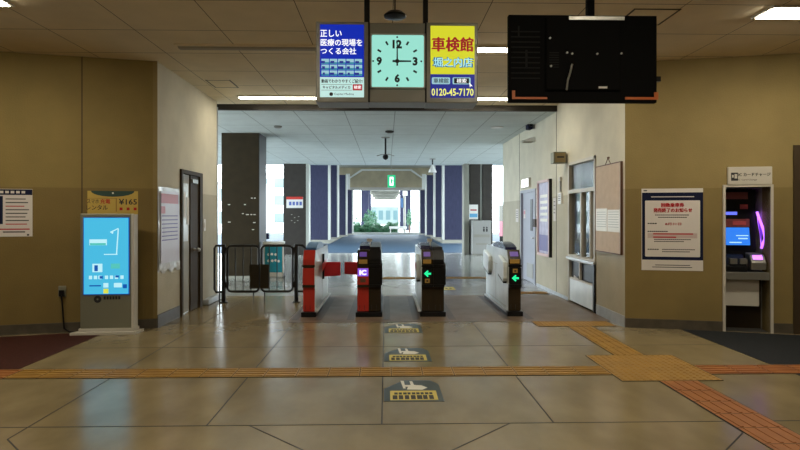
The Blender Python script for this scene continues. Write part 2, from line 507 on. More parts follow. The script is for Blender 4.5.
# ------------------------------------------------------------------ floor stickers
base_pts = [onfloor(*p) for p in ((383.8, 401.5), (383.8, 389), (404, 380.5), (430, 380.5), (438.5, 384.5), (444.5, 401.5))]
O = Vector((0.20, base_pts[0].y, 0))
for (lab, yb) in (('slate floor sticker nearest the camera with white hand symbol and yellow text band', 401.5),
                  ('slate floor sticker just beyond the ochre guide strip, middle of the row of three', 361.5),
                  ('slate floor sticker closest to the ticket gates, farthest of the row of three', 333)):
    Y0 = onfloor(384, yb).y
    t = thing('floor_sticker', lab, 'floor sticker', (O.x, Y0, 0), 0, 'floor stickers leading to the gates')
    L = lambda p: (p.x - O.x, p.y - O.y)
    MB().prism([L(p) for p in base_pts], 'z', 0, 0.0022).build('backing', M['slate'], t)
    y1 = onfloor(410, 391).y - O.y
    MB().box(-0.165, 0.225, 0.025, y1, 0.0022, 0.003).build('text_band', M['yellow'], t)
    m = MB()
    for r_, (n, a, b) in enumerate(((9, -0.13, 0.20), (7, -0.145, 0.205))):
        yy = 0.045 if r_ else y1 * 0.62
        w_ = (b - a) / n
        for k in range(n):
            m.box(a + k * w_, a + k * w_ + w_ * random.uniform(0.7, 0.9), yy, yy + y1 * (0.20 + 0.18 * r_), 0.003, 0.0036)
    m.build('printed_characters', M['ink'], t)
    hy = y1 + 0.035
    m = MB().prism([(-0.02, hy), (0.11, hy - .01), (0.16, hy + .05), (0.11, hy + .12), (0.0, hy + .13)], 'z', 0.0022, 0.003)
    m.prism([(-0.05, hy + .03), (-0.03, hy + .03), (-0.04, hy + .26), (-0.07, hy + .26)], 'z', 0.0022, 0.0031)
    m.prism([(0.02, hy + .1), (0.05, hy + .1), (0.035, hy + .25), (0.01, hy + .25)], 'z', 0.0022, 0.0032)
    m.prism([(-0.05, hy + .08), (0.06, hy + .08), (0.06, hy + .13), (-0.05, hy + .13)], 'z', 0.0022, 0.0033)
    m.build('hand_symbol', M['sticker_white'], t)
t = thing('floor_sticker', 'faded yellow floor sticker behind the third ticket gate', 'floor sticker', (1.2, 11.6, 0))
MB().box(-0.2, 0.2, 0, 0.45, 0, 0.002).build('backing', M['yellow'], t)
m = MB(); [m.box(-0.15 + k * 0.08, -0.10 + k * 0.08, 0.15, 0.3, 0.002, 0.003) for k in range(4)]; m.build('printed_characters', M['ink'], t)

# ------------------------------------------------------------------ walls
u0 = -6.2
mb = MB().box(u0, 0, 0, 0.25, 0, H)
w = struct('wall_left', mb, M['tan_l']); place(w, (cL.x, cL.y, 0), aL)
us = PL.hit(82, 200)[0]
MB().box(us - 0.006, us + 0.006, -0.002, 0, 0.13, H).build('panel_joint', M['brown_metal'], w)
MB().box(-0.05, 0.006, -0.006, 0.0, 0.13, H).build('corner_bead', M['tan_r'], w)
mb = MB().box(u0, -0.0, -0.012, 0, 0, 0.125)
place(struct('baseboard_left', mb, M['grey_base']), (cL.x, cL.y, 0), aL)
# right front wall with the machine niche
n0 = PR.hit(725, 250)[0]; n1 = PR.hit(770, 250)[0]
nz = PR.hit(748, 187)[1]
e1 = PR.hit(796.5, 250)[0]
mb = MB().box(0, n0, 0, 0.25, 0, H).box(n0, n1, 0, 0.25, nz, H).box(n1, e1, 0, 0.25, 0, H).box(e1, 6.2, 0, 0.25, 2.35, H).box(e1 + 1.0, 6.2, 0, 0.25, 0, 2.35)
w = struct('wall_right', mb, M['tan_r']); place(w, (cR.x, cR.y, 0), aR)
mb = MB().box(0, n0 - 0.03, -0.012, 0, 0, 0.125).box(n1 + 0.03, e1 - 0.03, -0.012, 0, 0, 0.125)
place(struct('baseboard_right', mb, M['grey_base']), (cR.x, cR.y, 0), aR)
# door at the right edge of the picture
d = struct('door_3', MB().box(e1 - 0.04, e1 + 0.04, -0.03, 0.25, 0, 2.38).box(e1 + 0.04, e1 + 1.0, -0.03, 0.25, 2.3, 2.38), M['brown_metal'])
place(d, (cR.x, cR.y, 0), aR)
MB().box(e1 + 0.04, e1 + 1.0, 0.08, 0.12, 0, 2.3).build('door_leaf', M['pillar_brown'], d)
# corridor walls
mb = MB()
dl = SL.rect(180.5, 200.5, 177, 306, 181)
print('door1', dl)
DU0, DU1, DZ = dl[0], dl[1], 2.12
T = 0.22
YE = 10.5
mb.box(XL - T, XL, cL.y, DU0, 0, H).box(XL - T, XL, DU0, DU1, DZ, H).box(XL - T, XL, DU1, YE, 0, H)
struct('wall_corridor_left', mb, M['cream'])
mb = MB().box(XL, XL + 0.012, cL.y, DU0 - 0.05, 0, 0.17)
struct('baseboard_corridor_left', mb, M['grey_base'])
struct('baseboard_corridor_left_far', MB().box(XL, XL + 0.10, DU1 + 0.12, YE, 0, 0.10), M['pale_base'], bevel=0.02)
struct('trim_1', MB().box(XL - 0.03, XL + 0.012, YE, YE + 0.03, 0, HF), M['pale_base'])
# right corridor wall with window and door openings
wn = SR.rect(569, 596, 160, 258, 582)
uW0, uW1 = wn[0], wn[1]
zt = SR.hit(569, 163)[1]; zc = SR.hit(569, 254)[1]
d2 = SR.rect(521, 536, 191, 281, 523)
zd = SR.hit(521, 191)[1]
print('window', uW0, uW1, zt, zc, 'door2', d2, zd)
Y_end = SR.hit(503, 200)[0] * -1
YC = cR.y
ys = lambda u: -u
mb = MB()
a0, a1 = ys(uW1), ys(uW0)     # near, far of window
b0, b1 = ys(d2[1]), ys(d2[0])
x0, x1 = XR, XR + T
mb.box(x0, x1, YC, a0, 0, H)
mb.box(x0, x1, a0, a1, zt, H)
mb.box(x0, x1, a1, b0, 0, H)
mb.box(x0, x1, b0, b1, zd, H).box(x0, x1, b1, Y_end, 0, H)
struct('wall_corridor_right', mb, M['cream'])
struct('baseboard_corridor_right', MB().box(XR - 0.012, XR, YC + 0.0, a0 - 0.03, 0, 0.15), M['pale_base'])
struct('baseboard_corridor_right_far', MB().box(XR - 0.012, XR, a1 + 0.03, b0 - 0.05, 0, 0.06).box(XR - 0.012, XR, b1 + .05, Y_end, 0, 0.06), M['pale_base'])
mb = MB()
for px in (519.5, 556.5):
    u = -SR.hit(px, 200)[0]
    mb.box(XR - 0.004, XR, u - 0.012, u + 0.012, 0.06, H if u < YB else HF)
struct('trim_2', mb, M['grey_base'])

# ticket window_1
W = struct('window_1', MB(), M['silver'])
bpy.data.objects.remove(W)
Lw = a1 - a0
zm = SR.hit(569, 192)[1]
fr = MB()
fr.box(0, 0.05, -0.02, 0.10, 0.02, zt).box(Lw - 0.05, Lw, -0.02, 0.10, 0.02, zt).box(0, Lw, -0.02, 0.10, zt - 0.05, zt)
fr.box(0.05, Lw - 0.05, -0.02, 0.10, zm - 0.03, zm + 0.03).box(0.05, Lw - 0.05, -0.02, 0.10, zc - 0.04, zc)
fr.box(Lw * 0.47, Lw * 0.47 + 0.05, -0.01, 0.08, zc, zm - 0.03)
fr.box(Lw * 0.80, Lw * 0.80 + 0.04, -0.01, 0.08, zc, zm - 0.03)
W = struct('window_1', fr, M['offwhite']); place(W, (XR, a1, 0), -PI / 2)
MB().box(0.05, Lw - 0.05, 0.03, 0.036, zc, zm - 0.03).build('pane', M['glass'], W)
MB().box(0.05, Lw - 0.05, 0.03, 0.036, zm, zt - 0.05).build('pane', glass('frosted glass', (0.9, .95, .95), .2), W)
zk = SR.hit(567, 258)[1] - 0.02
zp = SR.hit(567, 276)[1]
MB().box(-0.02, Lw + 0.02, -0.05, 0.12, zc - 0.075, zc - 0.035).build('window_sill', M['silver'], W, bevel=0.005)
MB().box(0.05, Lw - 0.05, -0.008, 0.02, 0.03, zp).build('counter_panel', M['gate_white'], W)
MB().box(Lw - 0.06, Lw + 0.0, -0.03, 0.0, 0.02, zc - 0.07).build('black_edge', M['black'], W)
MB().box(0.05, Lw - 0.05, 0.03, 0.04, zp, zc - 0.075).build('lower_glass', M['black'], W)
m = MB(); m.box(Lw * 0.42, Lw * 0.46, -0.01, 0.02, zp, zc - 0.075).box(0.05, Lw - 0.05, -0.01, 0.02, zp - 0.02, zp + 0.01).box(0.05, Lw - .05, -.012, .02, zc - .10, zc - .075); m.build('lower_frame', M['offwhite'], W)
m = MB(); m.prism([(0.25, 0.42), (0.55, 0.42), (0.5, 0.45), (0.3, 0.48)], 'y', -0.0095, -0.008); m.build('scuff', M['offwhite'], W)
# booth behind the window
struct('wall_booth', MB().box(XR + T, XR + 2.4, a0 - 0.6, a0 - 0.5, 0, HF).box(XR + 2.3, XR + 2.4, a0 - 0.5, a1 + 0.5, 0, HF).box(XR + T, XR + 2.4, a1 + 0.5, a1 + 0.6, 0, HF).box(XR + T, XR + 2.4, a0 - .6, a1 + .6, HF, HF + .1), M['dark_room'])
t = thing('curtain', 'dark gathered curtain hanging inside the ticket window', 'curtain', (XR + 0.35, a0 + 0.35, zc + 0.02), -PI / 2)
m = MB()
pts = [(-0.32 + k * 0.02, 0.03 * math.sin(k * 1.3)) for k in range(28)]
pts2 = pts + [(p[0], p[1] + 0.012) for p in reversed(pts)]
m.prism(pts2, 'z', 0, 1.0); m.build('fabric', M['pillar_grey'], t, smooth=True)
MB().tube([(-0.36, 0, 1.02), (0.27, 0, 1.02)], 0.012).build('rail', M['silver'], t)
t = thing('desk_telephone', 'small dark intercom handset on the booth counter behind the glass', 'telephone', (XR + 0.32, a1 - 0.45, zc), -PI / 2)
MB().box(-0.45, 0.45, -0.1, 0.35, -0.05, 0.0).build('counter_board', M['brown_metal'], t)
MB().prism([(-0.08, 0), (0.10, 0), (0.10, 0.05), (-0.08, 0.1)], 'x', -0.09, 0.09).build('body', M['black'], t, bevel=0.008)
MB().tube([(-0.12, 0, 0.1), (-0.10, 0, 0.13), (0.10, 0, 0.13), (0.12, 0, 0.1)], 0.022).build('handset', M['black'], t, smooth=True)

# door_2 (right corridor)
Ld = b1 - b0
D = struct('door_2', MB().box(0, 0.06, -0.02, 0.12, 0, zd).box(Ld - 0.06, Ld, -0.02, 0.12, 0, zd).box(0.06, Ld - 0.06, -0.02, 0.12, zd - 0.06, zd), M['door_grey'])
place(D, (XR, b1, 0), -PI / 2)
lf = MB().box(0.06, Ld - 0.06, 0.03, 0.07, 0.01, zd - 0.06).build('door_leaf', M['door_grey'], D)
MB().box(Ld * 0.58, Ld * 0.72, 0.022, 0.03, 1.15, 1.85).build('window_slot', M['black'], lf)
MB().box(Ld * 0.35, Ld * 0.75, 0.018, 0.03, 0.1, 0.42).build('louvre', M['alu'], lf)
m = MB(); m.lathe([(0.03, 0.0), (0.03, -0.02), (0.012, -0.02), (0.012, -0.06)], (Ld - 0.15, 0.03, 1.0), 12, axis='y'); m.box(Ld - 0.27, Ld - 0.14, -0.04, -0.02, 0.99, 1.015); m.build('door_handle', M['silver'], lf)
MB().box(0.16, 0.34, 0.024, 0.03, 1.42, 1.62).build('notice', [M['paper']], lf)
m = MB().box(0.18, 0.32, 0.020, 0.0245, 1.52, 1.60); m.build('notice_print', M['sky_print'], lf)

# door_1 (left corridor)
Ld = DU1 - DU0
D = struct('door_1', MB().box(-0.03, 0.04, -0.03, 0.14, 0, DZ).box(Ld - 0.10, Ld + 0.03, -0.03, 0.14, 0, DZ).box(-0.03, Ld + 0.03, -0.03, 0.14, DZ, DZ + 0.06), M['brown_metal'])
place(D, (XL, DU0, 0), PI / 2)
ul = SL.hit(190.5, 250)[0] - DU0
lf = MB().box(ul, Ld - 0.06, 0.0, 0.05, 0.01, DZ).build('door_leaf', M['brown_metal'], D)
sp = MB().box(0.04, ul, 0.02, 0.06, 0.01, DZ).build('side_panel', M['door_pale'], D)
m = MB().lathe([(0.028, 0), (0.028, -0.02), (0.014, -0.025), (0.014, -0.05), (0.032, -0.06), (0.034, -0.08), (0.02, -0.10)], (SL.hit(193.8, 250)[0] - DU0, 0.0, 0.95), 14, axis='y'); m.build('door_handle', M['silver'], lf, smooth=True)
m = MB().box(0.10, ul - 0.06, 0.014, 0.02, 1.1, 1.98); m.build('glass_panel', M['film'], sp)
m = MB()
for k, (x, z, h_) in enumerate(((0.14, 1.45, 0.4), (0.30, 1.35, 0.42), (0.44, 1.2, 0.5))): m.box(x, x + 0.11, 0.010, 0.014, z, z + h_)
m.build_each('notice', M['paper'], sp)
m = MB().box(ul + .02, ul + 0.28, -0.03, 0.0, DZ - 0.12, DZ - 0.06); m.build('door_closer', M['alu'], lf)

# ------------------------------------------------------------------ ceilings, lintel, back of hall
struct('ceiling', MB().box(-9, 9, -4, YB, H, H + 0.1), M['ceil'])
struct('ceiling_passage', MB().box(-8.2, 8.2, YB, 22.6, HF, HF + 0.5), M['ceil_far'])
struct('trim_3', MB().box(XL - 3, XR, YB - 0.06, YB + 0.02, HF - 0.005, H), M['dark_trim'])
struct('wall_back', MB().box(-9, 9, -4, -3.9, 0, H), M['tan_r'])
struct('wall_side_left', MB().box(-9.1, -9, -4, 8, 0, H), M['tan_l'])
struct('wall_side_right', MB().box(9, 9.1, -4, 8, 0, H), M['tan_l'])
struct('wall_rear_right', MB().box(XR + T, 8.2, YB - 0.1, YB, 0, HF), M['cream'])


def hatch(label, x0, x1, y0, y1):
    t = thing('ceiling_hatch', label, 'ceiling hatch', ((x0 + x1) / 2, (y0 + y1) / 2, H), 0)
    hx, hy = (x1 - x0) / 2, (y1 - y0) / 2
    m = MB()
    for a in ((-hx, hx, -hy, -hy + .018), (-hx, hx, hy - .018, hy), (-hx, -hx + .018, -hy, hy), (hx - .018, hx, -hy, hy)): m.box(a[0], a[1], a[2], a[3], -0.006, 0)
    m.build('frame', M['dark_trim'], t)
    MB().box(-hx + .02, hx - .02, -hy + .02, hy - .02, -0.004, 0).build('panel', M['ceil_plain'], t)
    return t


M['ceil_plain'] = noisy('ceiling board plain', (0.78, 0.67, 0.47), (0.72, 0.62, 0.43), 4, 0.9)
pa = lambda px, py: onfloor(px, py, H)
q = pa(203, 79), pa(229, 86)
hatch('square access hatch in the ceiling above the left doorway', pa(204, 79).x, pa(229, 79).x, pa(0, 86).y, pa(0, 79).y)
hatch('square access hatch in the ceiling beyond the black television', pa(641, 3).x, pa(690, 3).x, pa(0, 3).y, pa(0, 19.5).y)


def lamp(label, xc, yc, L, on=True, w=0.12):
    t = thing('fluorescent_light', label, 'ceiling light', (xc, yc, H), 0, 'fluorescent ceiling lights')
    m = MB().box(-L / 2 - .03, L / 2 + .03, -w / 2 - .03, -w / 2, -0.02, 0).box(-L / 2 - .03, L / 2 + .03, w / 2, w / 2 + .03, -0.02, 0)
    m.box(-L / 2 - .03, -L / 2, -w / 2, w / 2, -.02, 0).box(L / 2, L / 2 + .03, -w / 2, w / 2, -.02, 0)
    m.build('frame', M['offwhite'] if on else M['ceil_plain'], t)
    m = MB().prism([(-w / 2, 0), (w / 2, 0), (w / 2, -0.022), (w / 4, -0.035), (-w / 4, -0.035), (-w / 2, -0.022)], 'x', -L / 2, L / 2)
    m.build('diffuser', M['tube'] if on else M['tube_off'], t)
    return t


yA = pa(0, 95.5).y; yB_ = pa(0, 45).y; yC_ = pa(0, 3).y
xa0, xa1 = pa(237, 95.5).x, pa(330, 95.5).x
lamp('lit fluorescent light left of the hanging clock sign, nearest the passage beam', (xa0 + xa1) / 2, yA, xa1 - xa0 - 0.05, w=0.13)
lamp('lit fluorescent light low behind the gap between clock sign and television', 1.75, yA, 1.4, w=0.13)
xb0, xb1 = pa(178, 45).x, pa(325, 45).x
lamp('long unlit fluorescent light above left of the clock sign', (xb0 + xb1) / 2, yB_, xb1 - xb0, False, 0.14)
lamp('lit fluorescent light seen high in the gap between clock sign and television', 1.75, yB_, 1.35, w=0.15)
lamp('lit ceiling light at the top right corner of the picture', pa(778, 3).x + 0.65, yC_ + 0.05, 1.25, w=0.3)
lamp('lit ceiling light at the top left corner of the picture', pa(7, 1).x - 0.65, 5.55, 1.25, w=0.3)
for k, (x, y) in enumerate(((-1.8, 2.6), (1.8, 2.6), (-1.8, -0.6), (1.8, -0.6))):  # unseen lamps added to light the front of the hall
    lamp(('added unseen ceiling light over the camera position, left of the row behind the clock sign', 'added unseen ceiling light over the camera position, under the television pole side',
          'added unseen ceiling light in the rear hall on the maroon entrance side', 'added unseen ceiling light in the rear hall on the slate entrance side')[k], x, y, 1.25, w=0.2)

# ------------------------------------------------------------------ hanging clock sign
Ys = 5.0
sx = lambda px: aty(px, 100, Ys).x
sz = lambda py: CAMH + (HOR - py) / F * Ys
xc = (sx(316.5) + sx(475)) / 2
t = thing('hanging_clock_sign', 'hanging illuminated sign with square clock between blue and yellow adverts', 'hanging sign', (xc, Ys, sz(102.5)))
Z = lambda py: sz(py) - sz(102.5)
X = lambda px: sx(px) - xc
DP = 0.28
m = MB().box(X(315.8), X(368.5), 0, DP, Z(102.5), Z(22)).box(X(426), X(478), 0, DP, Z(102.5), Z(22)).box(X(368.5), X(426), 0.01, DP, Z(102), Z(22.5))
m.build('housing', M['alu'], t, bevel=0.006)
m = MB().box(X(364), X(369.5), 0.05, 0.05 + 0.05, Z(22), H - sz(102.5)).box(X(423.5), X(428.5), 0.05, 0.10, Z(22), H - sz(102.5)); m.build_each('hanger_pole', M['black'], t)
m = MB().box(X(368.2), X(369.8), -0.003, 0.0, Z(102.5), Z(22)).box(X(425), X(426.6), -0.003, 0.0, Z(102.5), Z(22)); m.build('joint', M['black'], t)
# left advert
l = MB().box(X(320), X(364), -0.004, 0, Z(77.5), Z(25)).build('blue_advert', M['ad_blue'], t)
m = MB().text('正しい', X(331), -0.005, Z(34), w=X(342) - X(320.5), h=0.058, bold=0.02)
m.text('医療の現場を', X(341.5), -0.005, Z(43), w=X(362.5) - X(320.8), h=0.060, bold=0.02)
m.text('つくる会社', X(338.5), -0.005, Z(51.5), w=X(356.5) - X(320.8), h=0.056, bold=0.02)
m.build('lettering', M['ad_text'], l)
m = MB()
for i in range(5):
    for j in range(3):
        x0_ = X(321.5 + i * 8.3); z0_ = Z(64.5 + j * 5.8)
        m.box(x0_, x0_ + 0.064, -0.0055, -0.004, z0_, z0_ + 0.044, 1)
        m.box(x0_, x0_ + 0.064, -0.0060, -0.0055, z0_, z0_ + 0.016, 0)
        m.box(x0_ + 0.006 * ((i + j) % 3), x0_ + 0.03 + 0.008 * (i % 3), -0.0064, -0.0060, z0_ + .006, z0_ + 0.026 + .004 * (j % 2), 2)
m.build('photo_grid', [M['ad_sea'], M['ad_mint'], M['ad_navy']], l)
l = MB().box(X(320), X(364), -0.004, 0, Z(97.5), Z(77.5)).build('white_advert', M['ad_white'], t)
m = MB().text('動画でわかりやすくご紹介!', X(342), -0.005, Z(81.5), w=X(362.5) - X(321.5), h=0.032, bold=0.02)
m.text('キャピタルメディカ', X(336.5), -0.005, Z(87.7), w=X(350.5) - X(323), h=0.027, bold=0.02)
m.text('Capital Medica', X(344), -0.005, Z(94.6), w=X(354) - X(334.5), h=0.022, bold=0.0)
rp = m.rrect_pts(X(329.5), X(333), Z(96.3), Z(92.8), 0.012)
m.prism(rp, 'y', -0.0055, -0.004)
for a in ((321.5, 352, 84.8, 85.1), (321.5, 352, 90.4, 90.7)): m.box(X(a[0]), X(a[1]), -0.0048, -0.004, Z(a[3]), Z(a[2]))
m.build('lettering', M['ink'], l)
m = MB().box(X(352.8), X(362.3), -0.005, -0.004, Z(90.7), Z(84.6)); m.build('search_button', M['ad_red'], l)
m = MB().text('検索', X(357.5), -0.006, Z(87.6), w=0.062, h=0.03, bold=0.01); m.build('lettering', M['ad_text'], l)
# clock
m = MB(); m.prism(m.rrect_pts(X(371.5), X(424.0), Z(87.5), Z(35), 0.02), 'y', -0.004, 0.012); fc = m.build('clock_face', M['clock_face'], t)
m = MB()
fo = [(X(371), Z(88)), (X(424.5), Z(88)), (X(424.5), Z(34.5)), (X(371), Z(34.5))]
for a in range(4):
    x0_, z0_ = fo[a]; x1_, z1_ = fo[(a + 1) % 4]
    m.box(min(x0_, x1_) - .006, max(x0_, x1_) + .006, -0.012, 0.0, min(z0_, z1_) - .006, max(z0_, z1_) + .006)
m.build('clock_frame', M['silver'], t)
ccx, ccz = X(397.2), Z(61.3); R = X(420.5) - ccx
m = MB()
for k in range(12):
    a = k * PI / 6
    if k % 3 == 0: continue
    p, q_ = Vector((math.sin(a), math.cos(a))), Vector((math.cos(a), -math.sin(a)))
    r0, r1 = R * 0.80, R * 0.97
    m.prism([tuple(Vector((ccx, ccz)) + p * r0 - q_ * .008), tuple(Vector((ccx, ccz)) + p * r0 + q_ * .008), tuple(Vector((ccx, ccz)) + p * r1 + q_ * .008), tuple(Vector((ccx, ccz)) + p * r1 - q_ * .008)], 'y', -0.0055, -0.004)
for k in range(4):
    a = k * PI / 2
    m.lathe([(0.008, -0.004), (0.008, -0.0055)], (ccx + math.sin(a) * R * 1.03, 0, ccz + math.cos(a) * R * 1.03), 10, axis='y')
m.text('12', ccx, -0.0042, ccz + R * 0.73, h=0.074, bold=0.05)
m.text('3', ccx + R * 0.77, -0.0042, ccz, h=0.074, bold=0.05)
m.text('6', ccx, -0.0042, ccz - R * 0.73, h=0.074, bold=0.05)
m.text('9', ccx - R * 0.77, -0.0042, ccz, h=0.074, bold=0.05)
m.build('numerals', M['ink'], fc)
m = MB().prism([(ccx - .007, ccz - R * .2), (ccx + .007, ccz - R * .2), (ccx + .004, ccz + R * .86), (ccx - .004, ccz + R * .86)], 'y', -0.012, -0.009)
m.build('minute_hand', M['ink'], fc)
m = MB().prism([(ccx - R * .2, ccz - .009), (ccx + R * .6, ccz - .006), (ccx + R * .6, ccz + .006), (ccx - R * .2, ccz + .009)], 'y', -0.009, -0.006)
m.lathe([(0.018, -0.004), (0.018, -0.013)], (ccx, 0, ccz), 14, axis='y'); m.build('hour_hand', M['ink'], fc)
# right advert
l = MB().box(X(430.5), X(474.5), -0.004, 0, Z(74), Z(25.5)).build('yellow_advert', M['ad_yellow'], t)
MB().text('車検館', X(452.5), -0.0045, Z(44), w=X(473.5) - X(431.5), h=0.122, bold=0.038).build('red_lettering', M['ad_red'], l)
MB().text('堀之内店', X(453), -0.0045, Z(62), w=X(473.5) - X(432), h=0.088, bold=0.055).build('lettering_outline', lit('lit blue outline', (0.04, 0.22, 0.42), 0.6), l)
MB().text('堀之内店', X(453), -0.0062, Z(62), w=X(472) - X(433.5), h=0.078, bold=0.012).build('blue_lettering', M['ad_teal'], l)
l = MB().box(X(430.5), X(474.5), -0.004, 0, Z(97.5), Z(74)).build('navy_advert', M['ad_navy'], t)
m = MB(); m.prism(m.rrect_pts(X(431.8), X(450), Z(84), Z(77.2), 0.01), 'y', -0.0052, -0.004); m.prism(m.rrect_pts(X(452.5), X(470.5), Z(84), Z(77.2), 0.01), 'y', -0.0052, -0.004)
m.build_each('search_box', M['ad_mint'], l)
m = MB().box(X(454), X(469), -0.0062, -0.0052, Z(83.2), Z(78)); m.text('車検館', X(441), -0.0055, Z(80.6), w=0.13, h=0.042, bold=0.01); m.build('lettering', M['ink'], l)
m = MB().text('検索', X(461.5), -0.0065, Z(80.6), w=0.085, h=0.038, bold=0.01)
m.prism([(X(469), Z(82)), (X(472.5), Z(86)), (X(470.6), Z(85.8)), (X(469.8), Z(87.2))], 'y', -0.0075, -0.0065); m.build('lettering', M['ad_text'], l)
MB().text('0120-45-7170', X(452.5), -0.0045, Z(92), w=X(473.5) - X(431.5), h=0.064, bold=0.018).build('digits', M['ad_lemon'], l)

# ------------------------------------------------------------------ television seen from behind
Yt = 4.6
tx = lambda px: aty(px, 100, Yt).x
tz = lambda py: CAMH + (HOR - py) / F * Yt
xc = (tx(508.5) + tx(657)) / 2; zb = tz(101.5)
t = thing('ceiling_tv', 'large black television hung from a ceiling pole, dark panel facing us', 'television', (xc, Yt, zb))
X = lambda px: tx(px) - xc
Z = lambda py: tz(py) - zb
m = MB().box(X(508.5), X(657), 0, 0.05, Z(101.5), Z(13.5)); m.build('casing', M['black_matt'], t, bevel=0.006)
m = MB().prism([(X(545), Z(90)), (X(620), Z(90)), (X(620), Z(16)), (X(545), Z(16))], 'y', -0.025, 0); m.build('rear_cover', M['black_matt'], t, bevel=0.012)
m = MB().box(X(556), X(613), 0.05, 0.06, Z(14), Z(12.0)).box(X(588), X(595.5), 0.02, 0.06, Z(13), H - zb).box(X(580), X(604), 0.0, 0.08, H - zb - .02, H - zb); m.build('ceiling_pole', M['black_matt'], t)
m = MB().box(X(568), X(623), -0.032, -0.026, Z(19.5), Z(16)); m.build('mount_bracket', M['silver'], t)
m = MB()
for px, py in ((571, 17.5), (596, 17.5), (620, 17.5), (566, 52.5), (571, 53.5), (596, 53.5), (620, 53), (550, 66), (549, 38)): m.lathe([(0.008, -0.025), (0.008, -0.036), (0.004, -0.038)], (X(px), 0, Z(py)), 10, axis='y')
m.build_each('bolt', M['silver'], t)
m = MB().tube([(X(571), -0.03, Z(64)), (X(569), -0.035, Z(72)), (X(566.5), -0.035, Z(80)), (X(565.5), -0.03, Z(90))], 0.008); m.build('cable', M['alu'], t, smooth=True)
MB().box(X(597.5), X(606), -0.0265, -0.025, Z(88), Z(86)).build('label_sticker', M['paper'], t)
m = MB()
for j in range(10): m.box(X(511), X(540), -0.002, 0.0, Z(30 + j * 5.2), Z(31.2 + j * 5.2))
for j in range(7): m.box(X(548.5), X(558), -0.027, -0.025, Z(52 + j * 2.4), Z(53 + j * 2.4))
m.box(X(525.5), X(527.5), -0.004, 0, Z(66), Z(49)).box(X(518), X(519.5), -.004, 0, Z(35), Z(25))
m.build('vent', principled('dull black', (0.012, 0.012, 0.012), 0.8, spec=.15), t)
m = MB().box(X(512), X(547), -0.006, -0.0, Z(98.5), Z(96.5)).box(X(512), X(515), -0.006, 0, Z(96.5), Z(90)).box(X(625), X(658), -.006, 0, Z(98.5), Z(96)).box(X(654), X(658), -.006, 0, Z(96), Z(91)); m.build_each('orange_tape', principled('orange tape', (0.45, 0.11, 0.02), 0.5), t)
m = MB().box(X(656), X(661.5), 0.01, 0.05, Z(79.5), Z(74.5)); m.build('side_catch', M['black'], t)

# pendant disc above the clock
Yd = 5.35
p = aty(395, 15.5, Yd)
t = thing('ceiling_speaker', 'black round pendant speaker hanging above the clock', 'speaker', (p.x, p.y, p.z))
MB().lathe([(0.02, 0.035), (0.07, 0.03), (0.105, 0.0), (0.10, -0.015), (0.03, -0.03)], seg=28).build('disc', M['black'], t, smooth=True)
MB().tube([(0, 0, 0.03), (0, 0, H - p.z)], 0.007).build('rod', M['black'], t)

# ------------------------------------------------------------------ phone charger kiosk
kf = onfloor(77, 334.5); kr = onfloor(133, 334)
base = onfloor(105, 335.2)
ka = aL * 0.35
kp = Plane((base.x, base.y), ka)
t = thing('charger_kiosk', 'tall grey charger rental kiosk with glowing cyan screen', 'kiosk', (base.x, base.y, 0), ka)
kz = lambda py: kp.hit(105, py)[1]
ku = lambda px, off=-0.055: kp.hit(px, 260, off)[0]
x0_, x1_ = ku(79.8), ku(131.5)
zt_ = kz(213.5)
KD = 0.12
m = MB().prism([(x0_, 0.07), (x1_, 0.07), (x1_, zt_), (x0_, zt_)], 'y', 0.06, 0.06 + KD)
body = m.build('body', M['screen_body'], t, bevel=0.012)
MB().box(x1_, x1_ + 0.035, 0.04, 0.06 + KD + 0.01, 0.07, zt_ - 0.01).build('side_panel', M['offwhite'], t, bevel=0.006)
m = MB().prism([(x0_ - 0.10, 0.0), (x1_ + 0.06, 0.0), (x1_ + 0.10, 0.22), (x0_ - 0.02, 0.20)], 'z', 0.0, 0.035)
m.prism([(x0_ - 0.02, 0.06), (x1_ + 0.03, 0.06), (x1_ + 0.05, 0.20), (x0_ - 0.0, 0.19)], 'z', 0.035, 0.075)
m.build('base_plate', M['offwhite'], t, bevel=0.004)
a0_, a1_ = ku(84), ku(128.6); b0_, b1_ = kz(294.5), kz(218)
s = MB().box(a0_, a1_, 0.052, 0.06, b0_, b1_).build('screen', M['scr_blue'], t)
m = MB(); bw = 0.008
for a in ((a0_ - bw, a1_ + bw, b1_, b1_ + bw), (a0_ - bw, a1_ + bw, b0_ - bw, b0_), (a0_ - bw, a0_, b0_, b1_), (a1_, a1_ + bw, b0_, b1_)): m.box(a[0], a[1], 0.048, 0.06, a[2], a[3])
m.build('screen_bezel', M['scr_navy'], t)
g = lambda px0, px1, py0, py1, mbx, mi=0, d=0.0505: mbx.box(ku(px0), ku(px1), d, 0.052, kz(py1), kz(py0), mi)
m = MB()
g(89.5, 107, 239.5, 245.5, m); g(104, 117.5, 254.2, 255.2, m)
m.prism([(ku(116), kz(255)), (ku(117.2), kz(255)), (ku(119), kz(229)), (ku(117.8), kz(229))], 'y', 0.0505, 0.052)
m.prism([(ku(110), kz(232)), (ku(118.5), kz(228)), (ku(118.5), kz(229)), (ku(111), kz(233))], 'y', 0.0505, 0.052)
m.lathe([(0.012, 0.052), (0.012, 0.0505)], (ku(112.5), 0, kz(233)), 10, axis='y')
g(92.5, 102.5, 264, 272.5, m)
for k, px in enumerate((89, 94, 98.5, 105, 110, 115, 120.5)): g(px, px + 3.2, 276, 279.5, m)
for px0, px1 in ((103.5, 108.5), (114, 122)): g(px0, px1, 283.5, 288, m)
m.build('screen_picture', M['scr_pale'], s)
m = MB(); g(94.5, 98, 265.5, 271.5, m, 0, 0.0495); g(89.5, 101, 285.5, 286.8, m, 0, 0.0495); g(99.7, 103, 276.4, 279, m, 0, .0495); g(115.5, 119, 276, 278, m, 0, .0495); g(123, 127, 285, 289, m, 0, .0495); m.build('screen_icons', M['scr_navy'], s)
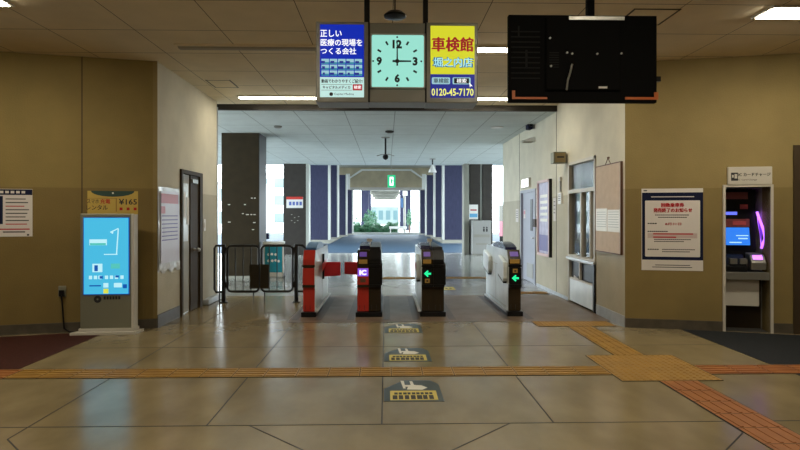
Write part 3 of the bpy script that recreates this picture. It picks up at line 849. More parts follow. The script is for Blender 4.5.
m = MB(); g(111, 120, 264, 269, m); g(90, 106, 243.2, 245.4, m, 0, 0.0498); m.build('screen_tints', M['scr_green'], s)
m = MB(); g(103.5, 108.5, 289.3, 294, m); m.build('screen_button', M['scr_yel'], s)
m = MB(); m.lathe([(0.045, 0.06), (0.045, 0.056)], (ku(97.5), 0, kz(299.8)), 20, axis='y'); m.build('emblem', M['ink'], body)
m = MB().text('CHARGE', ku(111.5), 0.0585, kz(298.2), w=ku(119.5) - ku(103.5), h=0.026, bold=0.02); m
m = MB()
for k in range(6): m.box(ku(103.5) + k * 0.035, ku(103.5) + k * 0.035 + 0.026, 0.058, 0.06, kz(300.2), kz(297.0))
m.build('emblem_lettering', M['ink'], body)
m = MB(); m.lathe([(0.012, 0.056), (0.012, 0.054)], (ku(97.5), 0, kz(299.8)), 12, axis='y'); m.build('emblem_centre', M['screen_body'], body)

# poster above kiosk
r = PL.rect(87.5, 138, 191, 214.5, 112)
t = thing('rental_poster', 'yellow phone charging rental poster on the wall above the kiosk', 'poster', PL.at((r[0] + r[1]) / 2, (r[2] + r[3]) / 2, 0), aL)
hx, hz = (r[1] - r[0]) / 2, (r[3] - r[2]) / 2
MB().box(-hx, hx, -0.006, 0, -hz, hz).build('sheet', principled('mustard sheet', (0.52, 0.36, 0.07), 0.5), t)
n = 12
MB().prism([(-0.55 * hx * 0 - 0.30 * (1) + 0.04 + 0.26 * (1 - math.cos(PI * k / n)) + 0.0, hz - 0.075 * math.sin(PI * k / n)) for k in range(n + 1)], 'y', -0.008, -0.006).build('green_crescent', principled('dark green print', (0.012, 0.05, 0.04), 0.5), t)
m = MB().lathe([(0.012, -0.008), (0.012, -0.010)], (0.0, 0, hz - 0.028), 12, axis='y'); m.build('crescent_dot', M['sticker_white'], t)
m = MB().text('スマホ', -0.235, -0.0065, hz - 0.135, w=0.14, h=0.055, bold=0.01).text('レンタル', -0.185, -0.0065, hz - 0.215, w=0.25, h=0.062, bold=0.015)
m.text('¥165', 0.18, -0.0065, hz - 0.14, w=0.22, h=0.075, bold=0.02); m.build('lettering', M['ink'], t)
m = MB().text('充電', -0.09, -0.0065, hz - 0.135, w=0.12, h=0.06, bold=0.02); m.text('/ 30分', 0.18, -0.0065, hz - 0.235, w=0.22, h=0.045, bold=0.01) if False else m
for k in range(3): m.box(0.08 + k * 0.085, 0.08 + k * 0.085 + 0.035, -0.0075, -0.006, hz - 0.25, hz - 0.215)
m.build('red_lettering', M['redink'], t)
m = MB()
m.box(-0.32, 0.04, -0.0068, -0.006, hz - 0.098, hz - 0.094).box(-0.32, -0.31, -.0068, -.006, hz - .27, hz - .094).box(.035, .045, -.0068, -.006, hz - .27, hz - .094)
m.build('print_border', principled('brown print', (0.22, 0.12, 0.02), 0.6), t)

# socket and cable
u, z = PL.hit(62.5, 292)
t = thing('wall_socket', 'small grey wall socket left of the kiosk with black cable to the floor', 'socket', PL.at(u, z, 0), aL)
MB().box(-0.045, 0.045, -0.02, 0, -0.06, 0.08).build('plate', M['screen_body'], t, bevel=0.008)
MB().box(-0.03, 0.03, -0.05, -0.02, -0.05, 0.03).build('plug', M['black'], t, bevel=0.006)
ub, zb2 = PL.hit(66, 326, 0.03)
MB().tube([(0, -0.05, -0.04), (0.01, -0.055, -0.12), (0.02, -0.05, -0.3), (0.035, -0.06, 0.06 - z), (0.10, -0.10, 0.025 - z), (0.22, -0.14, 0.012 - z), (0.34, -0.16, 0.012 - z)], 0.010, 8).build('cable', M['black'], t, smooth=True)

# ------------------------------------------------------------------ printed notices


def sheet(name, label, cat, pl, r, off=0.0):
    t = thing(name, label, cat, pl.at((r[0] + r[1]) / 2, (r[2] + r[3]) / 2, off), pl.a)
    return t, (r[1] - r[0]) / 2, (r[3] - r[2]) / 2


r = PL.rect(-22, 32.5, 189, 236.5, 20)
t, hx, hz = sheet('wall_notice', 'white notice with navy header at the left edge of the left front wall', 'notice', PL, r)
sh = MB().box(-hx, hx, -0.005, 0, -hz, hz).build('sheet', M['paper'], t)
MB().box(-hx, hx, -0.006, -0.005, hz - 0.075, hz - 0.005).build('header_band', M['navy'], t)
u3 = PL.hit(3, 200)[0] - (r[0] + r[1]) / 2
MB().box(-hx + .02, u3, -0.006, -0.005, hz - 0.44, hz - 0.09).build('side_block', M['navy'], t)
m = MB()
for k in range(5): m.box(hx - 0.36 + k * 0.06, hx - 0.33 + k * 0.06 + .01, -0.0068, -0.006, hz - 0.055, hz - 0.025)
m.build('header_characters', M['paper'], t)
m = MB(); m2 = MB()
for k in range(8):
    zz = hz - 0.12 - k * 0.045
    xe = hx - 0.03 - random.uniform(0, 0.06)
    (m2 if k in (2, 7) else m).box(u3 + 0.03, xe, -0.0062, -0.005, zz - 0.012, zz)
m2.box(-hx + .03, hx - .03, -.0062, -.005, -hz + .085, -hz + .10); m.box(u3 + .0, hx - .08, -.0062, -.005, -hz + .05, -hz + .065).box(hx - .06, hx - .035, -.0062, -.005, -hz + .01, -hz + .03)
m.build('text_lines', M['ink'], t); m2.build('red_text_lines', M['redink'], t)

r = PR.rect(641.5, 703, 188.5, 270.5, 672)
t, hx, hz = sheet('wall_notice', 'white discontinued ticket notice with navy border on the right front wall', 'notice', PR, r)
MB().box(-hx, hx, -0.005, 0, -hz, hz).build('sheet', M['paper'], t)
k_ = lambda px: PR.hit(px, 230)[0] - (r[0] + r[1]) / 2
v_ = lambda py: PR.hit(672, py)[1] - (r[2] + r[3]) / 2
MB().box(k_(642), k_(703), -0.006, -0.005, v_(260), v_(192.5)).build('navy_border', M['navy'], t)
m = MB(); m.prism(m.rrect_pts(k_(645), k_(700), v_(256.8), v_(200.5), 0.012), 'y', -0.007, -0.006); m.build('inner_sheet', M['paper'], t)
m = MB().text('回数乗車券', k_(672.5), -0.008, v_(205), w=k_(684) - k_(661), h=0.055, bold=0.04)
m.text('発売終了のお知らせ', k_(672.5), -0.008, v_(210.2), w=k_(692) - k_(653), h=0.055, bold=0.04)
m.text('8月31日', k_(673), -0.008, v_(224), w=k_(680) - k_(664), h=0.034, bold=0.015); m.build('red_lettering', M['redink'], t)
m = MB()
for a, b, c, d_ in ((655, 689, 215, .012), (658, 687, 217.3, .012), (647.5, 657, 223.5, .014), (647.5, 668, 231.5, .014), (654, 691, 239.5, .012), (654, 684, 241.5, .012), (647.5, 659, 249.5, .014), (662, 695, 249.5, .012), (662, 690, 251.7, .012)):
    n = int((b - a) / 2.0)
    for q in range(n):
        xx = a + q * (b - a) / n
        m.box(k_(xx), k_(xx + (b - a) / n * 0.8), -0.0078, -0.007, v_(c) - d_ / 2, v_(c) + d_ / 2)
m.box(k_(655), k_(690), -0.0062, -0.005, v_(265.5), v_(264.8)).box(k_(652), k_(692), -0.0062, -.005, v_(267.6), v_(266.9))
m.box(k_(643.5), k_(647), -0.0062, -.005, v_(191), v_(190))
m.build('text_lines', M['ink'], t)
m = MB()
for a, b, c in ((653, 693, 233.9), (653, 676, 237.2)): m.box(k_(a), k_(b), -0.0084, -0.0078, v_(c) - .008, v_(c) + .008)
m.box(k_(647.5), k_(697), -0.0076, -0.007, v_(238.2), v_(233.2), 1); m.build('pink_block', [M['redink'], principled('pale pink band', (0.5, 0.4, 0.38), .7)], t)
m = MB(); m.box(k_(651), k_(694), -0.0068, -0.006, v_(197.2), v_(196.4)); m.build('header_line', M['paper'], t)

# torn film poster on the left corridor wall
r = (SL.hit(157.3, 200)[0], SL.hit(178.5, 200)[0], SL.hit(158, 273)[1], SL.hit(158, 186.5)[1])
t, hx, hz = sheet('film_covered_poster', 'crumpled film-covered poster beside the door on the left corridor wall', 'poster', SL, r)
m = MB()
N = 14
vs = []; fs = []
for i in range(N + 1):
    for j in range(N + 1):
        x_ = -hx + 2 * hx * i / N; z_ = -hz + 2 * hz * j / N
        y_ = -0.012 - 0.012 * (math.sin(i * 1.9 + j * 0.7) * 0.5 + 0.5) * (0.4 + 0.6 * math.sin(j * 0.9 + i)) ** 2
        if j == 0: z_ += 0.03 * math.sin(i * 1.3)
        vs.append((x_, y_, z_))
for i in range(N):
    for j in range(N): a = i * (N + 1) + j; fs.append((a, a + 1, a + N + 2, a + N + 1))
nv = len(vs)
vs += [(v[0], -0.001, v[2]) for v in vs]
fs += [tuple(nv + q for q in reversed(f)) for f in fs[:]]
edge = [i * (N + 1) for i in range(N + 1)]
m.add(vs, fs); m.build('film', M['film'], t, smooth=True)
m = MB()
m.box(-hx + .05, hx - .05, -0.029, -0.0245, -hz + .12, hz - .06)
m.build('printed_sheet', principled('pale lilac sheet', (0.50, 0.46, 0.52), 0.35), t)
m = MB(); m2 = MB()
m2.box(-hx + .06, hx - .1, -0.031, -0.029, hz - .22, hz - .09); m2.box(-hx + .06, -hx + .2, -.031, -.029, hz - .36, hz - .26)
for k in range(7): m.box(-hx + .09, hx - .12, -0.031, -0.029, hz - .40 - k * .055, hz - .385 - k * .055)
m2.build('red_print', M['sky_print'], t); m.build('text_lines', principled('violet print', (0.16, 0.12, 0.3), .5), t)

# switch plate
u = SL.hit(204.2, 225)
t = thing('light_switch', 'white switch plate right of the left corridor door', 'light switch', SL.at(u[0], u[1], 0), SL.a)
MB().box(-0.05, 0.05, -0.012, 0, -0.10, 0.10).build('plate', M['white'], t, bevel=0.006)
MB().box(-0.022, 0.022, -0.018, -0.012, -0.045, 0.045).build('rocker', M['sticker_white'], t)

# ------------------------------------------------------------------ right corridor wall objects
# pin board
r = SR.rect(597.5, 622.5, 165, 252, 610)
t, hx, hz = sheet('notice_board', 'large beige notice board hung by a cord on the right corridor wall', 'notice board', SR, r)
MB().box(-hx, hx, -0.028, -0.004, -hz, hz).build('board', M['cork'], t)
m = MB()
for a in ((-hx - .012, hx + .012, hz, hz + .014), (-hx - .012, hx + .012, -hz - .014, -hz), (-hx - .014, -hx, -hz, hz), (hx, hx + .014, -hz, hz)): m.box(a[0], a[1], -0.034, -0.002, a[2], a[3])
m.build('frame', M['wood'], t)
m = MB().tube([(-0.10, -0.02, hz + .01), (0.0, -0.02, hz + 0.10), (0.10, -0.02, hz + .01)], 0.006, 6); m.lathe([(0.012, 0), (0.012, -0.03)], (0, 0, hz + .105), 10, axis='y'); m.build('hanging_cord', M['wood'], t)
zz = lambda py: SR.hit(610, py)[1] - (r[2] + r[3]) / 2
for k, lab in enumerate(('left of the two white papers pinned across the beige notice board', 'right of the two white papers pinned across the beige notice board')):
    w_ = hx * 0.98
    p_ = thing('pinned_paper', lab, 'paper', SR.at((r[0] + r[1]) / 2 + (-w_ if k == 0 else 0) + w_ / 2, (r[2] + r[3]) / 2 + zz(220), 0.0285), SR.a, 'papers on the notice board')
    MB().box(-w_ / 2 + .01, w_ / 2 - .01, -0.002, 0, -0.165, 0.165 - 0.02 * k).build('sheet', M['sticker_white'], p_)
    m = MB(); [m.box(-w_ / 2 + .04, w_ / 2 - .05, -0.0028, -0.002, 0.11 - q * .035, 0.116 - q * .035) for q in range(7)]; m.build('text_lines', M['alu'], p_)
# framed poster
r = SR.rect(539.5, 551.8, 180, 256, 546)
t, hx, hz = sheet('framed_poster', 'lilac poster in a pink metal frame between door and ticket window', 'poster', SR, r)
m = MB()
for a in ((-hx, hx, hz - .05, hz), (-hx, hx, -hz, -hz + .05), (-hx, -hx + .05, -hz, hz), (hx - .05, hx, -hz, hz)): m.box(a[0], a[1], -0.06, 0, a[2], a[3])
m.build('frame', M['pinkframe'], t)
MB().box(-hx + .05, hx - .05, -0.03, 0, -hz + .05, hz - .05).build('print', M['lilac'], t)
MB().box(hx, hx + .02, -0.055, 0, -hz, hz).build('side_shadow_gap', M['black'], t)
m = MB(); m.text('お知らせ', 0, -0.031, hz - .25, w=hx * 1.3, h=.12, bold=.02) if False else None
for k in range(5): m.box(-hx * .6, hx * .55, -0.032, -0.030, hz - .35 - k * .12, hz - .29 - k * .12)
m.build('printed_bands', M['sticker_white'], t)
MB().box(-hx * .75, hx * .75, -0.033, -0.030, -hz + .1, -hz + .42).build('lower_print', principled('violet print block', (0.13, 0.12, 0.30), .5), t)
# lit exit sign above the door
r = SR.rect(523.5, 530.8, 178.5, 188, 527)
t, hx, hz = sheet('door_sign', 'small lit white sign above the blue grey door', 'sign', SR, r)
MB().box(-hx, hx, -0.05, 0, -hz, hz).build('housing', M['offwhite'], t)
MB().box(-hx + .02, hx - .02, -0.055, -0.05, -hz + .02, hz - .02).build('lit_panel', M['white_lit'], t)
MB().box(-0.05, 0.03, -0.0565, -0.055, -0.05, 0.03).build('pictogram', M['exit_green'], t)
# box clock on bracket
c = SR.hit(557, 158)
c = (-10.2, aty(559, 158, 10.2).z)
t = thing('projecting_sign_box', 'small square beige box sign projecting from the wall beside the ticket window', 'sign', (XR, 10.2, c[1]), 0)
bx0 = aty(552, 158, 10.2).x - XR
MB().box(bx0, -0.03, -0.1, 0.1, -0.10, 0.10).build('box', M['screen_body'], t, bevel=0.01)
MB().box(bx0 + .03, -0.05, -0.104, -0.1, -0.08, 0.08).build('face', principled('ochre face', (0.30, 0.22, 0.10), .5), t)
MB().box(bx0 + .06, -0.07, -0.107, -0.104, -0.005, 0.02).build('print', M['ink'], t)
MB().box(-0.03, 0, -0.04, 0.04, -0.05, 0.05).build('bracket', M['silver'], t)
# small plates on the wall
for (x0_, x1_, y0_, y1_, nm, lab, mt) in ((560, 563, 193, 204, 'wall_intercom', 'small white intercom on the wall left of the ticket window', 'white'),
                                     (553.5, 556, 198, 221, 'wall_notice', 'narrow white notice right of the framed lilac poster', 'paper'),
                                     (536.5, 538.5, 190, 216, 'wall_notice', 'narrow white notice left of the framed lilac poster', 'paper'),
                                     (534.8, 537, 219, 227, 'key_box', 'dark brown key box beside the blue grey door', 'brown_metal'),
                                     (516, 518.5, 209, 222, 'wall_notice', 'small white notice on the far end of the right corridor wall', 'paper')):
    r = SR.rect(x0_, x1_, y0_, y1_)
    t, hx, hz = sheet(nm, lab, 'notice' if 'notice' in nm else nm.replace('_', ' '), SR, r)
    dp = 0.04 if nm in ('wall_intercom', 'key_box') else 0.006
    MB().box(-hx, hx, -dp, 0, -hz, hz).build('body' if dp > .01 else 'sheet', M[mt], t)
    m = MB()
    for q in range(4): m.box(-hx * .7, hx * .7, -dp - .0012, -dp, hz * (.7 - q * .32) - .012, hz * (.7 - q * .32) + .0)
    m.build('speaker_slots' if nm == 'wall_intercom' else ('edge_lines' if nm == 'key_box' else 'text_lines'), M['ink'], t)
c = SR.hit(563.5, 187)
t = thing('wall_conduit', 'short grey cable conduit rising above the white intercom', 'conduit', (XR, -SR.hit(561.5, 187)[0], SR.hit(561.5, 192)[1]), -PI / 2)
MB().tube([(0, -0.02, 0), (0, -0.02, 0.22)], 0.018).build('tube', M['alu'], t); MB().box(-.035, .035, -.045, 0, .20, .27).build('junction_box', M['offwhite'], t)
# wall lamp and camera high on the right wall beyond the beam
c = SR.hit(534, 126)
t = thing('security_camera', 'blue black camera high on the right wall below the passage ceiling', 'camera', (XR, -c[0], c[1]), 0)
MB().box(-0.05, 0, -0.05, 0.05, -0.06, 0.10).build('wall_mount', M['alu'], t)
MB().box(-0.16, -0.05, -0.12, 0.10, -0.08, 0.08).build('body', M['navy'], t, bevel=0.02)
MB().lathe([(0.04, -0.12), (0.035, -0.15)], (-0.10, 0, 0), 14, axis='y').build('lens', M['black'], t)
c = SR.hit(534, 140)
t = thing('wall_lamp', 'slim white emergency lamp on the right wall under the camera', 'lamp', (XR, -c[0], c[1]), 0)
MB().prism([(-0.28, -0.02), (-0.02, -0.05), (0, -0.05), (0, 0.05), (-0.06, 0.05)], 'y', -0.12, 0.12).build('shade', M['white'], t, bevel=0.01)
MB().box(-0.24, -0.04, -0.10, 0.10, -0.055, -0.045).build('diffuser', M['tube_off'], t)

# ------------------------------------------------------------------ IC card charge machine niche (right wall)
nw = n1 - n0
mz = lambda py: PR.hit(748, py)[1]
mx_ = lambda px, off=0.0: PR.hit(px, 250, off)[0] - n0
N_ = struct('trim_4', MB().box(-0.03, 0.0, -0.03, 0.62, 0, nz + 0.02).box(nw, nw + 0.03, -0.03, 0.62, 0, nz + .02).box(-.03, nw + .03, -.03, .62, nz, nz + .03), M['offwhite'])
place(N_, PR.at(n0, 0), aR)
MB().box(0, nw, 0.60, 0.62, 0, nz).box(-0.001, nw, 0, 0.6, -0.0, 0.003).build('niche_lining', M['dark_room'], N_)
t = thing('sign_panel', 'white card charge sign above the lit machine', 'sign', PR.at(n0 + nw / 2, nz + 0.03, 0.0), aR)
hh = mz(167) - nz - 0.03
cx_ = (mx_(727) + mx_(771)) / 2 - nw / 2; hw = (mx_(771) - mx_(727)) / 2
MB().box(cx_ - hw, cx_ + hw, -0.04, 0, 0.0, hh).build('board', M['offwhite'], t, bevel=0.004)
m = MB(); m.box(cx_ - hw + .035, cx_ - hw + .115, -0.042, -0.04, hh * .22, hh * .68); pic = m.build('pictogram', M['ink'], t)
m = MB().box(cx_ - hw + .045, cx_ - hw + .065, -0.0435, -0.042, hh * .4, hh * .55).box(cx_ - hw + .075, cx_ - hw + .105, -.0435, -.042, hh * .35, hh * .6); m.build('card_symbol', M['offwhite'], t)
m = MB().text('IC カードチャージ', cx_ + 0.05, -0.0405, hh * .56, w=0.37, h=0.044, bold=0.035).text('IC Card Charge', cx_ - 0.03, -0.0405, hh * .26, w=0.22, h=0.026, bold=0.0)
m.build('lettering', M['ink'], t)
t = thing('card_charge_machine', 'black card charge machine with blue screen and glowing purple edge in the niche', 'ticket machine', PR.at(n0, 0, 0), aR)
o1 = -0.30     # upper cabinet front is set back
q = lambda px, off: PR.hit(px, 250, off)[0] - n0
qz = lambda py, off: PR.hit(748, py, off)[1]
m = MB().box(0.01, nw - 0.06, 0.30, 0.58, qz(268, o1), nz - 0.02); m.build('upper_cabinet', M['black'], t)
m = MB().box(0.03, nw * .70, 0.29, 0.30, qz(199, o1), qz(192, o1)).box(0.03, nw * .74, .29, .30, qz(227, o1), qz(219, o1)); m.build_each('label_strip', principled('maroon print', (0.20, 0.05, 0.05), 0.4), t)
m = MB().box(nw * .52, nw * .70, 0.286, 0.29, qz(209, o1), qz(204.5, o1)).box(nw * .35, nw * .66, .286, .29, qz(225, o1), qz(221, o1)); m.build_each('red_label', principled('dull red print', (0.45, 0.08, 0.08), 0.4), t)
m = MB().box(nw * .14, nw * .45, 0.284, 0.30, qz(214.8, o1), qz(211.8, o1)); m.build('status_light', principled('blue status light', (0.1, 0.1, 0.8), .4, emit=(0.15, 0.2, 1.0), es=1.0), t)
m = MB().prism([(0.24, qz(245, o1)), (0.28, qz(227.5, o1)), (0.30, qz(227.5, o1)), (0.30, qz(245, o1))], 'x', 0.005, q(750, o1 + .05)); s_ = m.build('screen', M['scr_lcd'], t)
zA, zB = qz(243.5, o1), qz(229, o1)
m = MB().box(q(737, o1), q(746, o1), 0.238, 0.25, zA + .06, zA + .075).box(q(735, o1), q(747, o1), .25, .262, zA + .1, zA + .112).box(q(728, o1), q(740, o1), .236, .245, zA + .008, zA + .022); m.build('screen_graphics', M['scr_pale'], s_)
# purple light arc
def arc(px, py, off): return (q(px, off), -off, qz(py, off))
m = MB().tube([arc(757, 212, -.26), arc(759, 218, -.22), arc(763.5, 230, -.20), arc(765, 238, -.19), arc(763, 243, -.20), arc(761.5, 248, -.24)], 0.016, 10)
MB().add([arc(757.5, 214, -.29), arc(762.5, 230, -.24), arc(764, 238, -.23), arc(761.5, 247, -.28), arc(760, 235, -.285), arc(758.3, 224, -.295)], [(0, 1, 5), (1, 4, 5), (1, 2, 4), (2, 3, 4)]).build('violet_panel', M['violet_dim'], t)
m.tube([arc(757, 212, -.30), arc(758.5, 224, -.30), arc(760.5, 235, -.29), arc(761.5, 248, -.28)], 0.007, 8)
m.build('glowing_edge', M['violet_glow'], t, smooth=True)
m = MB().prism([(0.06, qz(280, 0) + .10), (0.06, qz(280, 0) + .17), (0.24, qz(268, 0) + .16), (0.30, qz(268, 0) + .16), (0.30, qz(280, 0) + .10)], 'x', 0.01, q(748, -.05)); m.build('note_tray', M['black'], t, bevel=.01)
z5 = mz(270)
m = MB().box(q(729, -.1), q(736, -.1), 0.05, 0.12, z5 + .07, z5 + .14).box(q(739, -.1), q(746, -.1), .05, .12, z5 + .07, z5 + .14); m.build_each('slot_frame', M['alu'], t)
m = MB().prism([(0.05, z5 + .0), (0.04, z5 + .09), (0.12, z5 + .19), (0.28, z5 + .21), (0.28, z5)], 'x', q(750, -.1), q(765, -.1)); rd = m.build('card_reader', M['alu'], t, bevel=.012)
m = MB().prism([(0.066, z5 + .135), (0.106, z5 + .185), (0.112, z5 + .180), (0.072, z5 + .130)], 'x', q(752.5, -.1), q(762, -.1)); m.build('reader_light', M['violet_glow'], rd)
MB().box(0.005, nw - .005, 0.0, 0.58, mz(280), mz(272.5)).build('shelf', M['alu'], t, bevel=.004)
MB().box(0.005, nw - .09, 0.10, 0.12, mz(307) + .0, mz(280)).build('lower_panel', M['offwhite'], t)
MB().box(0.005, nw - .005, 0.28, 0.58, 0.003, mz(280)).build('lower_cabinet', M['gate_brown'], t)

# ------------------------------------------------------------------ barrier
Yf = 10.0
fx = lambda px: aty(px, 200, Yf).x
fz = lambda py: CAMH + (HOR - py) / F * Yf
t = thing('folding_barrier', 'black tubular folding barrier closing the gap left of the ticket gates', 'barrier', (fx(260), Yf, 0))
X = lambda px: fx(px) - fx(260)


def rr(m, x0, x1, z0, z1, r, rad, y=0.0):
    p = m.rrect_pts(x0, x1, z0, z1, r); m.tube([(a, y, b) for a, b in p], rad, 8, closed=True)


for px in (223.7, 296.2):
    m = MB().tube([(X(px), 0, 0.0), (X(px), 0, fz(244))], 0.035, 12); m.lathe([(0.07, 0.0), (0.07, 0.015)], (X(px), 0, 0), 16); m.build('post', M['fence'], t, smooth=True)
for (a, b) in ((227.5, 258.8), (261.5, 292.5)):
    m = MB(); rr(m, X(a), X(b), fz(291), fz(245.5), 0.07, 0.020); pnl = m.build('gate_panel', M['fence'], t, smooth=True)
    m = MB()
    for k in range(1, 4):
        x = X(a) + (X(b) - X(a)) * k / 4
        m.tube([(x, 0, fz(291)), (x, 0, fz(245.5))], 0.009, 6)
    m.build_each('vertical_bar', M['fence'], pnl)
    px = 253.5 if a < 240 else 264.5
    m = MB().tube([(X(px), 0, 0), (X(px), 0, fz(291))], 0.012, 8); m.build('drop_bolt', M['fence'], pnl)
    a2, b2 = (250, 259) if a < 240 else (260.5, 269)
    MB().box(X(a2), X(b2), -0.035, -0.022, fz(288), fz(264)).build('lock_plate', M['pillar_brown'], pnl)
m = MB(); p = [(X(222), 0, fz(291.5)), (X(216), 0, fz(291.5)), (X(214.5), 0, fz(289)), (X(214.5), 0, fz(248)), (X(216), 0, fz(245.5)), (X(222), 0, fz(245.5))]
m.tube(p, 0.019, 8); m.tube([(X(219.5), 0, 0), (X(219.5), 0, fz(245.5))], .012, 8); m.build('side_loop', M['fence'], t, smooth=True)
m = MB(); m.tube([(X(298), 0, fz(245)), (X(302), 0, fz(245)), (X(305), 0, fz(248)), (X(306), 0, fz(255))], 0.019, 8).tube([(X(297), 0, fz(291)), (X(306), 0, fz(291))], .019, 8); m.build('side_loop', M['fence'], t, smooth=True)
m = MB()
for z in (250, 284):
    m.box(X(224), X(227), -0.03, 0.03, fz(z + 3), fz(z - 3)).box(X(293), X(296), -.03, .03, fz(z + 3), fz(z - 3))
m.build_each('hinge', M['fence'], t)

# ------------------------------------------------------------------ ticket gates
G0 = 8.55


def gate(label, x0, x1, fronts, hood, left_side, right_side, wings=()):
    """fronts: one entry per half (style); body runs back two metres"""
    wd = x1 - x0; D = 2.0
    t = thing('ticket_gate', label, 'ticket gate', ((x0 + x1) / 2, G0, 0), 0, 'automatic ticket gates')
    h = wd / 2
    prof = [(0.05, 0.07), (0.05, 0.42), (0.0, 0.47), (0.0, 0.72), (0.03, 0.76), (0.03, 0.84), (0.12, 0.97), (D - .12, 0.97), (D - .03, 0.84), (D, 0.72), (D, .47), (D - .05, .42), (D - .05, .07)]
    inset = 0.012
    m = MB().prism(prof, 'x', -h + inset, h - inset); bd = m.build('body', M['gate_brown'], t)
    for sgn, mt in ((-1, left_side), (1, right_side)):
        xa = sgn * (h - inset); xb = sgn * h
        m = MB().prism([(p[0] + (0.02 if p[0] < 1 else -0.02), p[1]) for p in prof], 'x', min(xa, xb), max(xa, xb)); sp = m.build('side_panel', mt, t)
        if mt is M['gate_white']:
            m = MB()
            m.box(xb, xb + sgn * 0.003, 0.25, D - .25, 0.70, 0.712); m.box(xb, xb + sgn * .003, 0.2, D - .2, 0.115, 0.125)
            m.box(xb, xb + sgn * .003, 0.98, 0.99, 0.12, .7)
            m.build('seam', M['alu'], sp)
            m = MB().box(xb, xb + sgn * 0.03, 0.05, D - .05, 0.05, 0.075); m.build('kick_rail', M['silver'], sp)
    MB().box(-h - 0.02, h + 0.02, -0.02, D + .02, 0.0, 0.07).build('base_plate', M['black'], t, bevel=.006)
    n = len(fronts); w1 = wd / n
    for i, st in enumerate(fronts):
        a, b = -h + i * w1 + .006, -h + (i + 1) * w1 - .006
        c = (a + b) / 2
        col_ = {'red': M['red'], 'redic': M['red'], 'dark': M['black'], 'brown': M['gate_brown'], 'green': M['gate_brown'], 'green_low': M['gate_brown']}[st]
        m = MB().prism([(0.038, 0.08), (0.038, 0.425), (-0.004, 0.475), (-0.012, 0.475), (-0.012, .44), (0.024, .40), (.024, .08)], 'x', a, b)
        m.build('lower_front', M['gate_brown'] if st in ('dark', 'green', 'green_low') else col_, t)
        m = MB().box(a, b, -0.012, 0.0, 0.475, 0.72); uf = m.build('upper_front', M['black'] if 'green' in st else col_, t)
        m = MB().prism([(-0.02, .72), (.02, .76), (.04, .76), (0, .72)], 'x', a, b) if False else MB().box(a - .004, b + .004, -0.022, 0.02, 0.435, 0.475).box(a - .004, b + .004, -0.018, .03, .73, .765)
        m.build('dark_band', M['gate_brown'] if 'red' in st else M['black'], t)
        m = MB().prism([(0.02, .765), (0.02, .84), (0.115, .978), (0.125, .972), (0.032, .835), (.032, .765)], 'x', a, b)
        m.build('reader_slope', M['red'] if st == 'red' else (M['black'] if st == 'dark' else M['gate_brown']), t)
        if st in ('green', 'redic', 'green_low'):
            m = MB().prism([(0.012, .78), (0.012, .842), (0.02, .842), (.02, .78)], 'x', a + .02, b - .02); m.build('amber_label', M['gold'], t)
            m = MB().prism([(0.045, .887), (0.088, .950), (0.094, .946), (0.051, .883)], 'x', a + .03, b - .03); m.build('card_reader', M['purple_lit'], t)
        if st == 'redic':
            m = MB().box(a + .005, b - .005, -0.016, -0.012, .60, .715); pn = m.build('display', M['ic_lit'], t)
            MB().text('IC', c, -0.0175, .655, w=.10, h=.075, bold=.04).build('lettering', M['white_lit'], pn)
            m = MB().box(c - .04, c + .04, -0.016, -0.012, .51, .57); m.build('ticket_slot', M['wood'], t)
        if 'green' in st:
            m = MB(); z_ = .635 if st == 'green' else .565; dz_ = 0.0 if st == 'green' else .145
            m.prism([(c - .05, z_), (c + .005, z_ + .05), (c + .02, z_ + .035), (c + .0, z_ + .014), (c + .055, z_ + .014), (c + .055, z_ - .014), (c + .0, z_ - .014), (c + .02, z_ - .035), (c + .005, z_ - .05)], 'y', -0.015, -0.012)
            m.build('green_arrow', M['green_lit'], t)
            m = MB().box(c - .035, c + .035, -0.016, -0.012, .50 + dz_, .56 + dz_); s2 = m.build('ticket_slot', M['gold'], t)
            MB().box(c - .015, c + .015, -0.018, -0.016, .515 + dz_, .54 + dz_).build('slot_mark', M['ink'], s2)
        if st == 'dark':
            MB().prism([(-.018, .48), (-.018, .72), (.03, .79), (.6, .79), (.66, .72), (.66, .50), (.6, .46), (.02, .46)], 'x', b - .02, b + .026).build('side_bulge', M['black'], t, bevel=.008)
        m = MB()
        for k in range(2): m.box(a + .03 + k * .07, a + .036 + k * .07, 0.018, 0.024, .10, .17)
        m.build_each('lock_slot', M['ink'], t)
    if hood:
        hp = [(0.28, 0.97)] + [(0.28 + 1.0 * k / 10, 0.97 + 0.10 * math.sin(PI * (k + .6) / 11.2) ** .6) for k in range(11)] + [(1.28, .97)]
        MB().prism(hp, 'x', -h + .01, h - .01).build('hood', hood, t, smooth=True)
    else:
        hp = [(0.5, 0.97), (0.52, 1.02), (0.7, 1.04), (1.2, 1.04), (1.4, 1.0), (1.45, .97)]
        MB().prism(hp, 'x', -h + .02, 0.0).build('hood', M['hood_navy'], t, smooth=True)
        MB().prism([(.15, .97), (.17, 1.02), (1.8, 1.02), (1.84, .97)], 'x', 0.01, h - .015).build('cover', M['black'], t)
        m = MB().tube([(0.0, .55, 1.0), (0.0, .55, 1.13)], .010, 8).box(-.05, .03, .54, .56, 1.08, 1.13); m.build('indicator_post', M['offwhite'], t)
    for sgn, ya, yb_ in wings:
        xb = sgn * h
        m = MB().prism([(ya + .05, .50), (yb_ - .02, .58), (yb_, .66), (yb_, .84), (yb_ - .05, .88), (ya + .03, .80), (ya, .72), (ya, .55)], 'x', min(xb, xb + sgn * .06), max(xb, xb + sgn * .06))
        w_ = m.build('flap_housing', M['gate_white'], t, bevel=.015)
        m = MB().prism([(ya + .05, .475), (yb_ - .02, .555), (yb_ - .02, .58), (ya + .05, .50)], 'x', min(xb, xb + sgn * .055), max(xb, xb + sgn * .055)); m.build('dark_underside', M['black'], w_)
    return t


